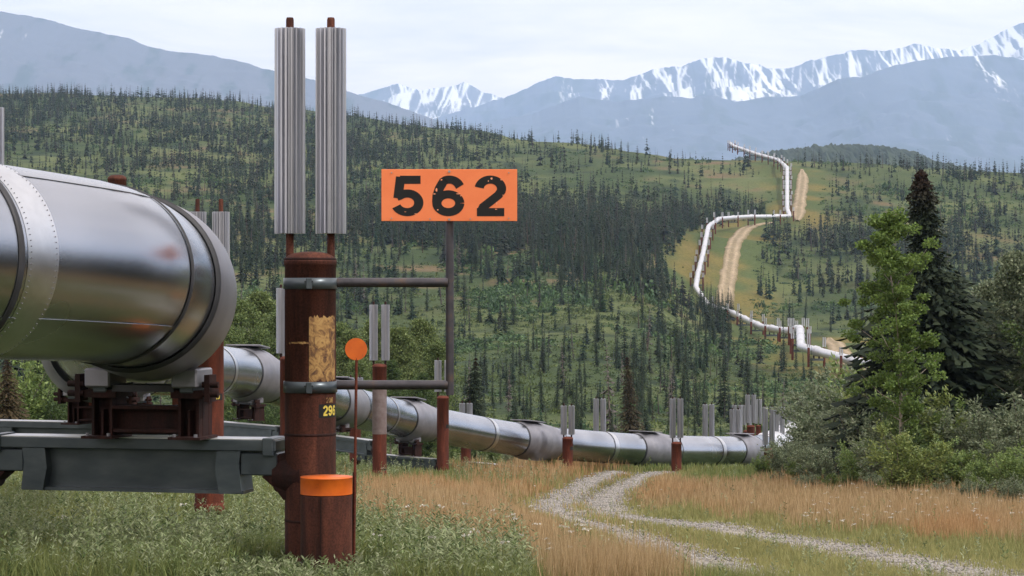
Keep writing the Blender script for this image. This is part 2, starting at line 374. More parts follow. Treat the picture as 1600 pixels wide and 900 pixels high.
t.links.new(a.outputs['Color'], mm.inputs[6]); t.links.new(rr.outputs[0], mm.inputs[7]); t.links.new(mm.outputs[2], b.inputs['Base Color'])
b.inputs['Roughness'].default_value = .95; b.inputs['Specular IOR Level'].default_value = .1; bump(t, b, nn.outputs['Fac'], .6, .3); M['ground'] = m
gnd = link('ground', fast_mesh('ground', V, Fq, M['ground'], g, True)); tag(gnd, kind='structure')

# gravel material
def gravel(name, c0, c1, c2, sc):
    m, t, b = mat_base(name)
    n, r = noise_ramp(t, 'Object', sc, [(.3, c0), (.5, c1), (.7, c2)], detail=8, rough=.75)
    t.links.new(r.outputs[0], b.inputs['Base Color']); b.inputs['Roughness'].default_value = .95
    bump(t, b, n.outputs['Fac'], .8, .04); return m
M['gravel'] = gravel('grey_gravel', (.16, .142, .115), (.25, .225, .185), (.35, .32, .275), 5)
M['dirt'] = gravel('pale_dirt_road', (.16, .125, .09), (.24, .19, .14), (.32, .26, .20), .6)
RW = lambda k, n_: np.interp(k / n_, [0, .28, .45, 1], [.46, .55, .95, 1.1])
def ribbon(lines, widths, lift, jag=.0, seed=0, ns_=6, taper=False):
    Vs, Fs = [], []; base = 0
    for li, (ln, w) in enumerate(zip(lines, widths)):
        d = np.gradient(ln[:, :2], axis=0); d /= np.linalg.norm(d, axis=1)[:, None] + 1e-9; nrm = np.stack([d[:, 1], -d[:, 0]], 1)
        k = np.arange(len(ln)); jl = 1 + jag * (fbm(k * .35, k * 0 + 3, 3, seed + li) - .5) * 2; jr = 1 + jag * (fbm(k * .35, k * 0 + 9, 3, seed + 5 + li) - .5) * 2
        for q in range(ns_ + 1):
            f = q / ns_ * 2 - 1; ww = w * np.where(f < 0, jl, jr) * f * (np.clip(np.minimum(k, len(ln) - 1 - k) / (len(ln) * .12), .12, 1) ** .5 if taper else RW(k, len(ln)))
            xy = ln[:, :2] + nrm * ww[:, None]
            z = hz(xy[:, 0], xy[:, 1]) + lift * (1 - .9 * abs(f) ** 3)
            Vs.append(np.column_stack([xy, z]))
        n = len(ln)
        for q in range(ns_):
            a0 = base + q * n + np.arange(n - 1); Fs.append(np.stack([a0, a0 + 1, a0 + 1 + n, a0 + n], 1))
        base += n * (ns_ + 1)
    return np.concatenate(Vs), np.concatenate(Fs)
v, f = ribbon([RUT_L, RUT_R], [1.15, 1.25], .05, .35, 1)
tag(link('gravel_track', fast_mesh('gravel_track', v, f, M['gravel'], smooth=True)), kind='structure')
v, f = ribbon([RA, RB, RC], [2.3, 2.3, 2.0], .45, .22, 4, 12, True)
across = np.abs(np.concatenate([np.repeat(np.arange(13) / 6 - 1, len(l_)) for l_ in (RA, RB, RC)]))
rc = mixc((.24, .195, .125), (.35, .28, .195), np.exp(-((across - .48) / .2) ** 2) * 1.1); rc = mixc(rc, (.17, .14, .07), (across - .8) * 5)
rc = rc * (.8 + .4 * fbm(v[:, 0] / 2, v[:, 1] / 5, 3, 66))[:, None]
tag(link('dirt_road', fast_mesh('dirt_road', v, f, M['ground'], rc, smooth=True)), kind='structure')

# ------------------------------------------------------------------ mountains
m, t, b = mat_base('mountain_rock_and_snow')
a = t.nodes.new('ShaderNodeAttribute'); a.attribute_name = 'Col'
t.links.new(a.outputs['Color'], b.inputs['Base Color']); b.inputs['Roughness'].default_value = .9; b.inputs['Specular IOR Level'].default_value = .1; M['mtn'] = m
def mountain(name, D, ridge, depth, snow, seed, spur=1.0, step=2.0, base=150, rock=(.12, .145, .20), green=(.085, .11, .135)):  # rock and green tinted bluer, distance haze put into the colour
    """ridge: (px,py) skyline control points at distance D; a real ridge with front slope, gullies and back slope"""
    r = np.array(ridge, float); px = np.arange(r[0, 0], r[-1, 0] + 1, step)
    py = np.interp(px, r[:, 0], r[:, 1])
    kk = np.exp(-.5 * (np.arange(-20, 21) / 7.0) ** 2); kk /= kk.sum(); pys = np.convolve(np.pad(py, 20, 'edge'), kk, 'valid')
    py = py + (fbm(px / 14, px * 0, 4, seed) - .5) * 7 * spur + (fbm(px / 4, px * 0 + 4, 2, seed + 3) - .5) * 2.0 * spur
    Yr = D + (fbm(px / 170, px * 0 + 8, 2, seed + 9) - .5) * depth * .25
    Hh = (450 - pys) / F * Yr; Hb = (pys - py) / F * Yr; Xr = (px - 800) / F * Yr
    nv = 130; vv = np.linspace(-.3, 1, nv)        # 1 front foot, 0 ridge, negative behind
    U, W = np.meshgrid(np.arange(len(px)), vv)
    X = Xr[U] * (1 - .12 * np.clip(W, 0, 1)); Y = Yr[U] - W * depth
    fall = np.where(W >= 0, np.clip(W, 0, 1) ** .92, np.abs(W) * 1.4)
    sx = px[U] + 70 * W * (fbm(px[U] / 70, W * 1.2, 3, seed + 20) - .5) * 2 + 10 * (fbm(px[U] / 12, W * 7, 3, seed + 21) - .5)
    rid = np.abs(fbm(sx / 26 + 60, W * 1.6 + 7, 4, seed + 30) - .5) * 2
    rid2 = np.abs(fbm(sx / 9 + 60, W * 3 + 7, 3, seed + 33) - .5) * 2
    amp = np.clip(np.abs(W) * 6, 0, 1) * np.clip((1 - W) * 1.5, 0, 1)
    iso = np.abs(fbm(X / (D * .040) + .7 * fbm(X / 500, Y / 300, 2, seed + 61), Y / (depth * .085), 4, seed + 60) - .5) * 2
    iso2 = np.abs(fbm(X / (D * .012), Y / (depth * .028), 3, seed + 63) - .5) * 2
    Z = base * fall + Hh[U] * (1 - fall) + Hb[U] * np.exp(-np.abs(W) * 14) - spur * amp * (rid * .010 + rid2 * .003 + iso * .17 + iso2 * .05) * (Hh[U] - base)
    Vm = np.stack([X, Y, Z], 2).reshape(-1, 3); n = len(px)
    i0 = (np.arange(nv - 1)[:, None] * n + np.arange(n - 1)[None]).ravel()
    Fm = np.stack([i0, i0 + n, i0 + n + 1, i0 + 1], 1)
    gully = rid * .6 + rid2 * .4
    wob = 5 * (fbm(px[U] / 9, W * 14, 3, seed + 43) - .5)
    s1_ = 1 - np.abs(fbm((px[U] + W * 95 + wob) / 11 + 40, W * 2.5 + 3, 3, seed + 40) - .5) * 4
    s2_ = 1 - np.abs(fbm((px[U] - W * 70 + wob) / 10 + 90, W * 2.5 + 9, 3, seed + 41) - .5) * 4
    strk = .50 * np.maximum(s1_, s2_) + .5 * fbm(px[U] / 20, W * 8, 5, seed + 44)
    sn = np.zeros_like(W)
    for (a0, a1, amt, low) in snow:
        win = np.clip((px[U] - a0) / 25, 0, 1) * np.clip((a1 - px[U]) / 25, 0, 1)
        sn = np.maximum(sn, win * amt * np.clip((low - W) / (low * .6), 0, 1.0))
    s = np.clip((np.minimum(sn, .60) - .82 + (strk - .5) * 2.3) * 5, 0, 1) * (sn > .02)
    c = mixc(np.asarray(green), np.asarray(rock), (fbm(px[U] / 22 + 9, W * 13, 5, seed + 50) - .42) * 6 + np.clip((.5 - W) * 2, -1, 1))
    c = mixc(c, (.82, .84, .88), s)
    o = link(name, fast_mesh(name, Vm, Fm, M['mtn'], c.reshape(-1, 3), True)); tag(o, kind='structure'); return o
mountain('mountain', 8200, [(-420, -40), (-200, -5), (-60, 12), (0, 17), (60, 26), (130, 45), (200, 58), (222, 68), (260, 78), (330, 86), (385, 97), (410, 106), (440, 112), (490, 124), (545, 143), (600, 158), (680, 186), (760, 215)], 3000,
         [(5, 85, .12, .35)], 101, .35, 2.5, 150, rock=(.125, .14, .18), green=(.080, .105, .125))
mountain('mountain', 15500, [(470, 150), (560, 148), (590, 140), (622, 130), (655, 140), (690, 137), (725, 128), (755, 143), (778, 150), (830, 156), (900, 170)], 3500,
         [(585, 800, .75, .55)], 202, .6, 1.5, 400, rock=(.15, .17, .22))
mountain('mountain', 14500, [(640, 200), (700, 178), (760, 160), (800, 148), (840, 128), (868, 117), (900, 122), (940, 122), (975, 124), (1020, 108), (1065, 102), (1100, 90), (1130, 88), (1165, 97), (1185, 99), (1200, 107), (1240, 104), (1270, 92), (1305, 84), (1345, 76), (1385, 79), (1430, 68), (1465, 75), (1500, 78), (1530, 68), (1560, 52), (1600, 33), (1660, 8), (1720, -10), (1800, 20), (1950, 70)], 4600,
         [(925, 1075, .48, .30), (1040, 1225, .9, .50), (1195, 1275, .35, .35), (1255, 1480, .8, .42), (1440, 1900, .6, .5), (850, 930, .15, .3)], 303, .8, 1.5, 400)
mountain('mountain', 11500, [(680, 215), (760, 190), (830, 178), (905, 150), (960, 158), (1040, 150), (1080, 152), (1110, 148), (1150, 158), (1200, 150), (1250, 150), (1310, 122), (1350, 118), (1400, 100), (1450, 92), (1500, 86), (1550, 85), (1600, 92), (1700, 110), (1850, 150)], 3800,
         [(950, 1060, .16, .9), (1300, 1380, .05, .5), (1390, 1450, .16, .5), (1500, 1570, .30, .55)], 404, .5, 2.0, 150, rock=(.115, .14, .19))
# wooded hill beyond the right-hand ridge
px_ = np.arange(1080, 1700, 1.0)
hp = np.interp(px_, [1080, 1180, 1240, 1280, 1330, 1380, 1420, 1440, 1500, 1700], [262, 242, 232, 228, 226, 228, 236, 246, 262, 300]) + (vnoise(px_ / 1.6, px_ * 0, 5) - .5) * 3.2
nv = 40; W = np.linspace(-.5, 1, nv)[:, None]; D = 2600
Zc = (450 - hp) / F * D; X = np.repeat(((px_ - 800) / F * D)[None], nv, 0); Y = D - W * 500 + 0 * X
Z = Zc[None] * (1 - np.abs(W) ** 1.3) + 20 * np.abs(W) ** 1.3 + (vnoise(X / 2.5, Y / 4, 8) - .5) * 9 * (np.abs(W) > .02)
n = len(px_); i0 = (np.arange(nv - 1)[:, None] * n + np.arange(n - 1)[None]).ravel()
cf = mixc((.02, .034, .02), (.05, .07, .035), (vnoise(X / 6, Y / 14, 14)))
tag(link('hill', fast_mesh('hill', np.stack([X, Y, Z], 2).reshape(-1, 3), np.stack([i0, i0 + n, i0 + n + 1, i0 + 1], 1), M['needle'], cf.reshape(-1, 3))), kind='structure')

# haze: even air around everything
hm = bpy.data.materials.new('thin_air'); hm.use_nodes = True; t = hm.node_tree
for n_ in list(t.nodes): t.nodes.remove(n_)
o_ = t.nodes.new('ShaderNodeOutputMaterial'); pv = t.nodes.new('ShaderNodeVolumePrincipled')
pv.inputs['Color'].default_value = (.50, .70, 1.0, 1); pv.inputs['Density'].default_value = 6.6e-5; pv.inputs['Anisotropy'].default_value = .0
t.links.new(pv.outputs[0], o_.inputs['Volume'])
zmin = float(ZZ.min()) - 1
hb = MB().box((0, 8100, (zmin + 2200) / 2), (24000, 17000, 2200 - zmin)).build('haze', hm); tag(hb, kind='stuff')

# ------------------------------------------------------------------ pipeline
RAD = .71
def frame(s):
    p = at(s); t_ = tan(s); side = Vector((t_.y, -t_.x, 0)).normalized(); up = side.cross(t_); return p, t_, side, up
def sweep(mb, s0, s1, prof, n=40, step=None, mat=0):
    """prof: function u in 0..1 -> radius"""
    L_ = s1 - s0; k = max(2, int(L_ / (step or .5)) + 1); vs = []
    for i in range(k):
        u = i / (k - 1); p, t_, sd, up = frame(s0 + L_ * u); r = prof(u)
        for j in range(n):
            a = 2 * math.pi * j / n; vs.append(p + sd * (r * math.cos(a)) + up * (r * math.sin(a)))
    fs = [(i * n + j, i * n + (j + 1) % n, (i + 1) * n + (j + 1) % n, (i + 1) * n + j) for i in range(k - 1) for j in range(n)]
    mb.add(vs, fs, mat, True)
pipe = empty('pipeline', (0, 20, h1(0, 20)))
tag(pipe, 'silver elevated pipeline zigzagging from the foreground down the valley and up the far hill', 'pipeline')
def pchild(mb, name, mats):
    o = mb.build(name, mats); o.parent = pipe; o.matrix_parent_inverse = Matrix.Translation(-pipe.location); return o
near_sup = [(240, 459, 20.1), (152, 535, 35), (184, 572, 54), (384, 581, 67.5), (530, 632, 77), (628, 655, 88), (820, 690, 97), (1012, 704, 104), (1168, 705, 111)]
SUP = [s_of(P(*q)) for q in near_sup]
s_far = SUP[-1] + 6
# jacket: one section per span
edges = [0] + [s - 1.0 for s in SUP] + [s_far]
for a_, b_ in zip(edges, edges[1:]):
    mb = MB(); sweep(mb, a_, b_ - .002, lambda u: RAD, 64, .35); pchild(mb, 'pipe_section', M['alu'])
def fstep(s): return 2.5
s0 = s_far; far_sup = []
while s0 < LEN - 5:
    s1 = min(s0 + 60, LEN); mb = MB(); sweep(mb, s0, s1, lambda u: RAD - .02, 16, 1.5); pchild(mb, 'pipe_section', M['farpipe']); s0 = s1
# supports farther on
s = s_far + 3
while s < LEN - 3:
    far_sup.append(s); s += 12 if at(s).y < 300 else 15 if not 412 < at(s).y < 556 else 26
for i, s in enumerate(SUP + far_sup):
    nr = s < s_far; n = 48 if nr else 14
    mb = MB()
    def prof(u):
        if i == 0:
            return RAD + .02 + .05 * min(1, u / .16) ** .6 * (1 if u < .55 else max(0, 1 - ((u - .55) / .45) ** 1.6))
        if i == 1: return RAD + .02 + .22 * math.sin(math.pi * min(1, u * .96 + .04)) ** .5
        if u < .22: return RAD + .02 + .10 * (u / .22)
        if u < .62: return RAD + .12
        return RAD + .12 - .105 * (u - .62) / .38
    if nr:
        sweep(mb, s - (1.25 if i == 0 else .95), s + (2.3 if i == 0 else 1.75), prof, n, .12)
        # flat top cover plate
        p, t_, sd, up = frame(s - .15); tz = math.atan2(t_.y, t_.x)
        bx = MB().box((0, 0, 0), (1.25, 1.05, .045), bev=.012)
        rot = Matrix((t_, -sd, up)).transposed()
        if i: mb.add([p + up * (RAD + .135) + rot @ Vector(v) for v in bx.v], bx.f)
        o = pchild(mb, 'support_sleeve', M['sleeve'])
    elif len(far_sup) and far_sup.index(s) % 1 == 0 and far_sup.index(s) < 90:
        mb = MB(); sweep(mb, s - .9, s + .9, lambda u: RAD + .12 * (1 - abs(2 * u - 1) ** 6) + .01, 12, .3); pchild(mb, 'support_sleeve', M['farpipe'])
# seals and pale straps
def ring(s, w=.06, dr=.016, mat='dark', name='seal_ring'):
    mb = MB(); sweep(mb, s - w / 2, s + w / 2, lambda u: RAD + dr * (1 if .1 < u < .9 else .2), 64, w / 6); pchild(mb, name, M[mat])
sA = s_of(P(-83, 402, 15.8))
ring(sA, .06, .016); ring(sA + .24, .34, .008, 'strap', 'band')
ring(SUP[0] - 2.3, .05, .014); ring(SUP[0] - 1.3, .07, .045)
for i, s in enumerate(SUP):
    if i: ring(s - 1.0, .07, .02)
    nxt = SUP[i + 1] if i + 1 < len(SUP) else s + 9
    ring(s + 2.0, .045, .014)
    L_ = nxt - s
    if i:
        for q in ([.62] if L_ < 12 else [.40, .68]): ring(s + L_ * q, .05, .014); ring(s + L_ * q + .2, .26, .006, 'strap', 'band')
# lengthwise seam
def rivets(s, n=110):
    mb = MB(); p, t_, sd, up = frame(s)
    for k in range(n):
        a = 2 * math.pi * k / n; d_ = sd * math.cos(a) + up * math.sin(a); c_ = p + d_ * (RAD + .008)
        mb.cyl(c_ - d_ * .004, c_ + d_ * .004, .0045, .003, n=6)
    pchild(mb, 'rivet_row', M['sleeve'])
rivets(sA + .10); rivets(sA + .38)
for ang, a_, b_ in ((-38, 0, SUP[0] - 2.3), (58, 0, SUP[0] - 2.3)):
    mb = MB(); vs_ = []; K = 40
    for k in range(K + 1):
        p, t_, sd, up = frame(a_ + (b_ - a_) * k / K)
        for da, dr_ in ((-.4, .0005), (-.35, .006), (2.2, .006), (2.3, .0005)):
            d_ = sd * math.cos(R(ang + da)) + up * math.sin(R(ang + da)); vs_.append(p + d_ * (RAD + dr_))
    mb.add(vs_, [(k * 4 + j, k * 4 + 4 + j, k * 4 + 5 + j, k * 4 + 1 + j) for k in range(K) for j in range(3)], 0, False)
    pchild(mb, 'lap_seam', M['alu'])

# shoes on the crossbeams
def shoe(s, zb, rz):
    """rust frame between beam top zb and the pipe"""
    p, t_, sd, up = frame(s); zt = p.z - RAD - .12
    t0 = empty('tmp'); bpy.data.objects.remove(t0)
    mb = MB(); h = zt - zb; w = .82
    ax = Vector((math.cos(rz), math.sin(rz), 0)); ay = Vector((-ax.y, ax.x, 0))
    def q(x, y, z): v = ax * x + ay * y; return (p.x + v.x, p.y + v.y, zb + z)
    for sx in (-1, 1):
        cx = sx * w / 2
        mb.box(q(cx, 0, .012), (.30, .46, .024), 0, rz)
        mb.box(q(cx, 0, h * .42), (.20, .03, h * .80), 0, rz); mb.box(q(cx, .16, h * .42), (.20, .03, h * .8), 0, rz)
        mb.box(q(cx - .085, .06, h * .42), (.025, .34, h * .8), 0, rz); mb.box(q(cx + .085, .06, h * .42), (.025, .34, h * .8), 0, rz)
        mb.box(q(cx, -.05, h * .30), (.02, .10, h * .5), 0, rz)
        mb.box(q(cx, .05, h * .86), (.30, .42, .07), 0, rz)
        mb.box(q(cx, -.02, h * .93 + .03), (.13, .30, .10), 2, rz, .01)      # pale pad
        mb.box(q(cx, -.02, h + .08), (.24, .42, .17), 1, rz, .015)
        # bolts
        for bz in (.87, 1.05): mb.cyl(q(cx + sx * .15, -.16, h * bz), q(cx + sx * .30, -.16, h * bz), .028, n=8, mat=0)
        mb.box(q(cx + sx * .20, -.10, h * .98), (.05, .18, .24), 0, rz)
        for b1 in (-.1, .1): mb.cyl(q(cx + b1, -.2, .024), q(cx + b1, -.2, .05), .018, n=6, mat=1)
    mb.box(q(0, .02, h * .33), (w - .2, .03, h * .52), 0, rz)
    mb.box(q(0, .0, h * .60), (w - .2, .22, .03), 0, rz); mb.box(q(0, .0, .07), (w - .2, .20, .03), 0, rz)
    mb.box(q(0, .0, h * .97), (w - .24, .34, .06), 3, rz)
    return pchild(mb, 'pipe_shoe', [M['rust_dark'], M['sleeve'], M['galv'], M['dark']])

# ------------------------------------------------------------------ pile supports
def fin_mesh(h, nf=18, r=.137, name='heat_radiator'):
    mb = MB(); n = nf * 4; vs = []
    for z in (0, h):
        for i in range(n):
            a = 2 * math.pi * i / n; rr_ = r if i % 4 in (0, 1) else r * .76
            vs.append((rr_ * math.cos(a), rr_ * math.sin(a), z))
    mb.add(vs, [(i, (i + 1) % n, n + (i + 1) % n, n + i) for i in range(n)] + [tuple(range(n - 1, -1, -1)), tuple(range(n, 2 * n))])
    return mb.mesh(name, M['fin'])
FINS = {}
def fin(h):
    k = round(h, 2)
    if k not in FINS: FINS[k] = fin_mesh(h)
    return FINS[k]
def digit(ch):
    """strokes of a bold sans digit in a 0.72 x 1 box -> list of quads (2D)"""
    w = .205
    def arc(cx, cy, rx, ry, a0, a1, n=18): return [(cx + rx * math.cos(R(a0 + (a1 - a0) * i / n)), cy + ry * math.sin(R(a0 + (a1 - a0) * i / n))) for i in range(n + 1)]
    if ch == '5': st = [[(.20, .905), (.66, .905)], [(.215, .98), (.155, .44)], [(.13, .475)] + arc(.365, .325, .255, .235, 132, -90, 24) + arc(.365, .325, .265, .235, -90, -158, 8)]
    elif ch == '6': st = [arc(.365, .315, .255, .225, 0, 360, 30), [(.625, .735)] + arc(.385, .66, .245, .25, 22, 120, 12) + [(.17, .70), (.115, .52), (.105, .33)]]
    elif ch == '9': st = [[(.73 - x, 1 - y) for x, y in q] for q in digit.six]
    elif ch == '2': st = [arc(.36, .675, .25, .235, 172, -12, 20) + [(.54, .52), (.36, .36), (.20, .22), (.155, .10)], [(.06, .09), (.67, .09)]]
    elif ch == '0': st = [arc(.36, .5, .25, .41, 0, 360, 30)]
    qs = []
    for s in st:
        s = np.array(s); d = np.gradient(s, axis=0); d /= np.linalg.norm(d, axis=1)[:, None] + 1e-9; nr = np.stack([-d[:, 1], d[:, 0]], 1) * w / 2
        l, r_ = s + nr, s - nr
        for i in range(len(s) - 1): qs.append((l[i], r_[i], r_[i + 1], l[i + 1]))
    return qs, st
digit.six = digit('6')[1]
def digits_on_cyl(text, r, a0, z0, hgt, mat, gap=.80, name='stencil_number', cond=.8):
    """text wrapped round a vertical cylinder, starting at angle a0 from the camera side towards +X"""
    mb = MB(); x = 0
    for k, ch in enumerate(text):
        for qi, q in enumerate(digit(ch)[0]):
            rr_ = r + .0022 + .0001 * (qi % 7); vs = []
            for (u, w) in q:
                an = a0 + (x + u * hgt * cond) / r; vs.append((rr_ * math.sin(an), -rr_ * math.cos(an), z0 + w * hgt))
            mb.add(vs, [(0, 1, 2, 3)])
        x += gap * hgt * cond
    return mb.mesh(name, mat)
def curved_patch(r, a0, a1, z0, z1, mat, name, ragged=0):
    mb = MB(); n = 24; vs = []
    for i in range(n + 1):
        a = a0 + (a1 - a0) * i / n; j0 = ragged * random.uniform(-1, 1); j1 = ragged * random.uniform(-1, 1)
        vs += [(r * math.sin(a), -r * math.cos(a), z0 + j0), (r * math.sin(a), -r * math.cos(a), z1 + j1)]
    mb.add(vs, [(2 * i, 2 * i + 2, 2 * i + 3, 2 * i + 1) for i in range(n)], 0, True); return mb.mesh(name, mat)

def pile(parent, px, d, ytop, yfin=None, rad=.2285, finh=None, fins=True, mat='rust_red', off=.183, rz=0, upper=None, yub=None, plate=None, yrod=None):
    """a pile standing at photo column px, distance d; heights by photo rows; children of the support"""
    p = P(px, 0, d); zt = (450 - ytop) / F * d; zg = h1(p.x, p.y) - .4
    o = empty('tmp'); bpy.data.objects.remove(o)
    mb = MB(); H = zt - zg
    mb.lathe((0, 0, 0), [(rad, 0), (rad, H * .5), (rad, H - .125), (rad + .006, H - .122), (rad + .006, H - .085)], 40)
    mb.lathe((0, 0, 0), [(rad + .006, H - .085), (rad * .97, H - .06), (rad * .86, H - .034), (rad * .66, H - .014), (rad * .35, H - .003), (.0, H)], 40)
    # weld collar and seam
    zc = max(H * .18, .5); mb.lathe((0, 0, 0), [(rad + .001, zc - .16), (rad + .012, zc - .15), (rad + .012, zc), (rad + .001, zc + .01)], 40)
    ob = mb.build('pile', M[mat], parent); ob.location = Vector((p.x, p.y, zg)) - parent.location
    if upper:
        z0 = (450 - yub) / F * d - zg; g_ = MB().lathe((0, 0, 0), [(rad + .004, z0), (rad + .004, H - .55)], 40).build('grey_sleeve', M[upper], ob)
    if fins:
        fz0, fz1 = (450 - yfin[1]) / F * d - zg, (450 - yfin[0]) / F * d - zg
        yr = fz1 + (.10 if yrod is None else yrod)
        ca, sa = math.cos(rz) * off, math.sin(rz) * off
        for sg in (-1, 1):
            f_ = link('heat_radiator', fin(round(fz1 - fz0, 1)), ob, (sg * ca, sg * sa, fz0)); f_.scale = (1, 1, (fz1 - fz0) / round(fz1 - fz0, 1)); f_.rotation_euler[2] = random.random()
            r_ = MB(); r_.cyl((sg * ca, sg * sa, H - .06), (sg * ca, sg * sa, yr - .02), .035, n=16); r_.cyl((sg * ca, sg * sa, yr - .02), (sg * ca, sg * sa, yr), .035, .029, n=16)
            r_.build('heat_pipe', M['rust' if d < 60 else 'rust_dark'], ob)
    if plate:
        a0, zrow, hh, txt = plate; z0 = (450 - zrow) / F * d - zg
        link('number_plate', curved_patch(rad + .0015 + (.006 if upper else 0), a0 - .28, a0 + .7, z0 - hh * .25, z0 + hh * 1.25, M['black'], 'number_plate'), ob)
        if txt: link('number', digits_on_cyl(txt, rad + (.006 if upper else 0), a0, z0, hh, M['yellow']), ob)
    ob['zg'] = zg
    return ob
def beam(parent, pa, pb, ztop, detail=1, drop=.485):
    """crossbeam from xy pa to xy pb (camera left to right), top at ztop"""
    pa = Vector(pa); pb = Vector(pb); L_ = (pb - pa).length; rz = math.atan2(pb.y - pa.y, pb.x - pa.x)
    mid = (pa + pb) / 2; mb = MB(); g0 = .27; half = L_ / 2 - g0
    W = .34
    mb.box((0, 0, -.05), (2 * half, W, .10), 0, 0, .008)                        # top flange
    mb.box((0, .05, -.279), (2 * half - .98, .20, .362), 0)                      # web (set back)
    mb.box((0, .0, -drop + .015), (2 * half - .62, .28, .03), 0)               # bottom flange
    for s_ in (-1, 1):
        x0 = half - .37
        mb.prism([(s_ * (x0 - .18), -.10), (s_ * (x0 + .04), -.10), (s_ * (x0 + .02), -.22), (s_ * (x0 + .05), -drop + .01), (s_ * (x0 - .16), -drop), (s_ * (x0 - .20), -.28)][::s_], -.165, .165)
        mb.box((s_ * (half - .165), 0, -.215), (.34, .30, .20), 0, 0, .01)
        mb.box((s_ * (half - .07), -.01, -.06), (.10, .36, .16), 0, 0, .008)
    mb.box((0, 0, .004), (2 * half - .01, W - .01, .008), 1)  # thin added plate, its pale colour stands for sky shine on the flange
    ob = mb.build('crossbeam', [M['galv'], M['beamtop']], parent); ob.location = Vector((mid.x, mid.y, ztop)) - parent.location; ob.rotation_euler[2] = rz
    for s_ in (-1, 1):
        b = MB(); x1 = s_ * (L_ / 2 - .20); x0 = s_ * (half + .0)
        b.prism([(s_ * (half - .14), -.33), (s_ * (half + .02), -.12), (s_ * (half + .30), -.06), (s_ * (half + .30), -.52), (s_ * (half + .06), -.53), (s_ * (half - .02), -.43)][::s_], -.13, .13)
        b.cyl((s_ * (half - .04), 0, -.31), (s_ * (half + .24), 0, -.31), .16, .235, n=24)
        b2 = b.build('beam_bracket', M['rust_dark'], parent); b2.location = ob.location; b2.rotation_euler[2] = rz
    return ob, rz
def support(label, group=None, loc=(0, 20)):
    e = empty('pipe_support', (loc[0], loc[1], h1(*loc))); tag(e, label, 'pipe support', group); return e
def xy(px, d): return ((px - 800) / F * d, d)

# support 0: in front
S0 = support('nearest pipe support, its tall rust pile carrying two ribbed radiators beside the number sign', loc=xy(215, 20))
p0 = pile(S0, 485, 20, 393, (45, 365), mat='rust', plate=None)
p0l = pile(S0, -48, 20.7, 520, (168, 480), mat='rust')
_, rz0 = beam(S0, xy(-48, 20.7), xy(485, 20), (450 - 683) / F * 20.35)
shoe(SUP[0], (450 - 683) / F * 20.35 + .010, rz0)
zg = p0['zg']; rr0 = .2285
link('paint_patch', curved_patch(rr0 + .0012, R(2), R(75), (450 - 594) / 175 - zg, (450 - 494) / 175 - zg, M['tan'], 'paint_patch', .018), p0)
link('paint_streak', curved_patch(rr0 + .0016, R(-50), R(62), (450 - 536.5) / 175 - zg, (450 - 533.5) / 175 - zg, M['tan'], 'paint_streak', .004), p0)
for yy_ in (678, 405, 812): MB().lathe((0, 0, (450 - yy_) / 175 - zg), [(rr0, -.012), (rr0 + .004, -.006), (rr0 + .004, .006), (rr0, .012)], 48).build('weld_seam', M['rust_dark'], p0)
link('number_plate', curved_patch(rr0 + .0012, R(24), R(88), (450 - 651) / 175 - zg, (450 - 630) / 175 - zg, M['black'], 'number_plate'), p0)
link('number', digits_on_cyl('296', rr0, R(34), (450 - 648) / 175 - zg, .090, M['yellow']), p0)
link('number', digits_on_cyl('206', rr0, R(42), (450 - 628) / 175 - zg, .046, M['tan'], cond=.85), p0)

S1 = support('second pipe support, red pile at right edge of the big pipe behind the nearest beam', loc=xy(168, 35))
pile(S1, 327, 35, 470, (331, 432), rad=.225, plate=(.55, 623, .07, '29'), yrod=.20); pile(S1, -45, 36.2, 520, (420, 500))
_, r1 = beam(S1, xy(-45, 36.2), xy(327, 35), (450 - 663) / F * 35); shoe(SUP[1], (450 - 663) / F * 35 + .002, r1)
S2 = support('third pipe support, mostly hidden behind the second red pile', loc=xy(184, 54))
pile(S2, 284, 54, 520, (430, 500)); pile(S2, 136, 54.6, 560, (460, 540))
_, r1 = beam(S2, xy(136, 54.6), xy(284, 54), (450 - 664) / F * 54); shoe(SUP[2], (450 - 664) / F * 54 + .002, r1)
S3 = support('pipe support with a single radiator visible left of the tall foreground pile', loc=xy(384, 67))
pile(S3, 450, 64, 556, (450, 552), off=.20); pile(S3, 285, 68.5, 556, (470, 552))
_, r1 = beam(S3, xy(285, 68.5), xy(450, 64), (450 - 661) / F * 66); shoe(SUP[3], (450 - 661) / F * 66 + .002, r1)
S4 = support('pipe support with half grey pile behind the small orange disc', loc=xy(530, 75))
pile(S4, 593, 72, 568, (476, 563), upper='greypost', yub=678, off=.19, plate=(.75, 738, .10, None)); pile(S4, 452, 78, 600, (500, 590))
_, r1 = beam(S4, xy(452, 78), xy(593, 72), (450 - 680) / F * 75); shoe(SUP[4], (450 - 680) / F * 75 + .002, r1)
S5 = support('pipe support with dark red pile just below the sign post of the orange sign', loc=xy(628, 87))
pile(S5, 692, 86, 618, (563, 612), off=.19, plate=(.85, 668, .10, None)); pile(S5, 555, 90, 640, (590, 630))
_, r1 = beam(S5, xy(555, 90), xy(692, 86), (450 - 712) / F * 88); shoe(SUP[5], (450 - 712) / F * 88 + .002, r1)
S6 = support('pipe support with short radiators left of the gravel track', loc=xy(820, 97))
pile(S6, 887, 96, 682, (634, 679), off=.165, plate=(.75, 702, .10, None)); pile(S6, 728, 101, 690, (630, 672), off=.165)
_, r1 = beam(S6, xy(728, 101), xy(887, 96), (450 - 728) / F * 98.5)
S7 = support('pipe support standing where the gravel track passes under the pipeline', loc=xy(1000, 104))
pile(S7, 1057, 100, 690, (623, 684), off=.17); pile(S7, 937, 107, 690, (623, 686), off=.17)
_, r1 = beam(S7, xy(937, 107), xy(1057, 100), (450 - 738) / F * 103.5)
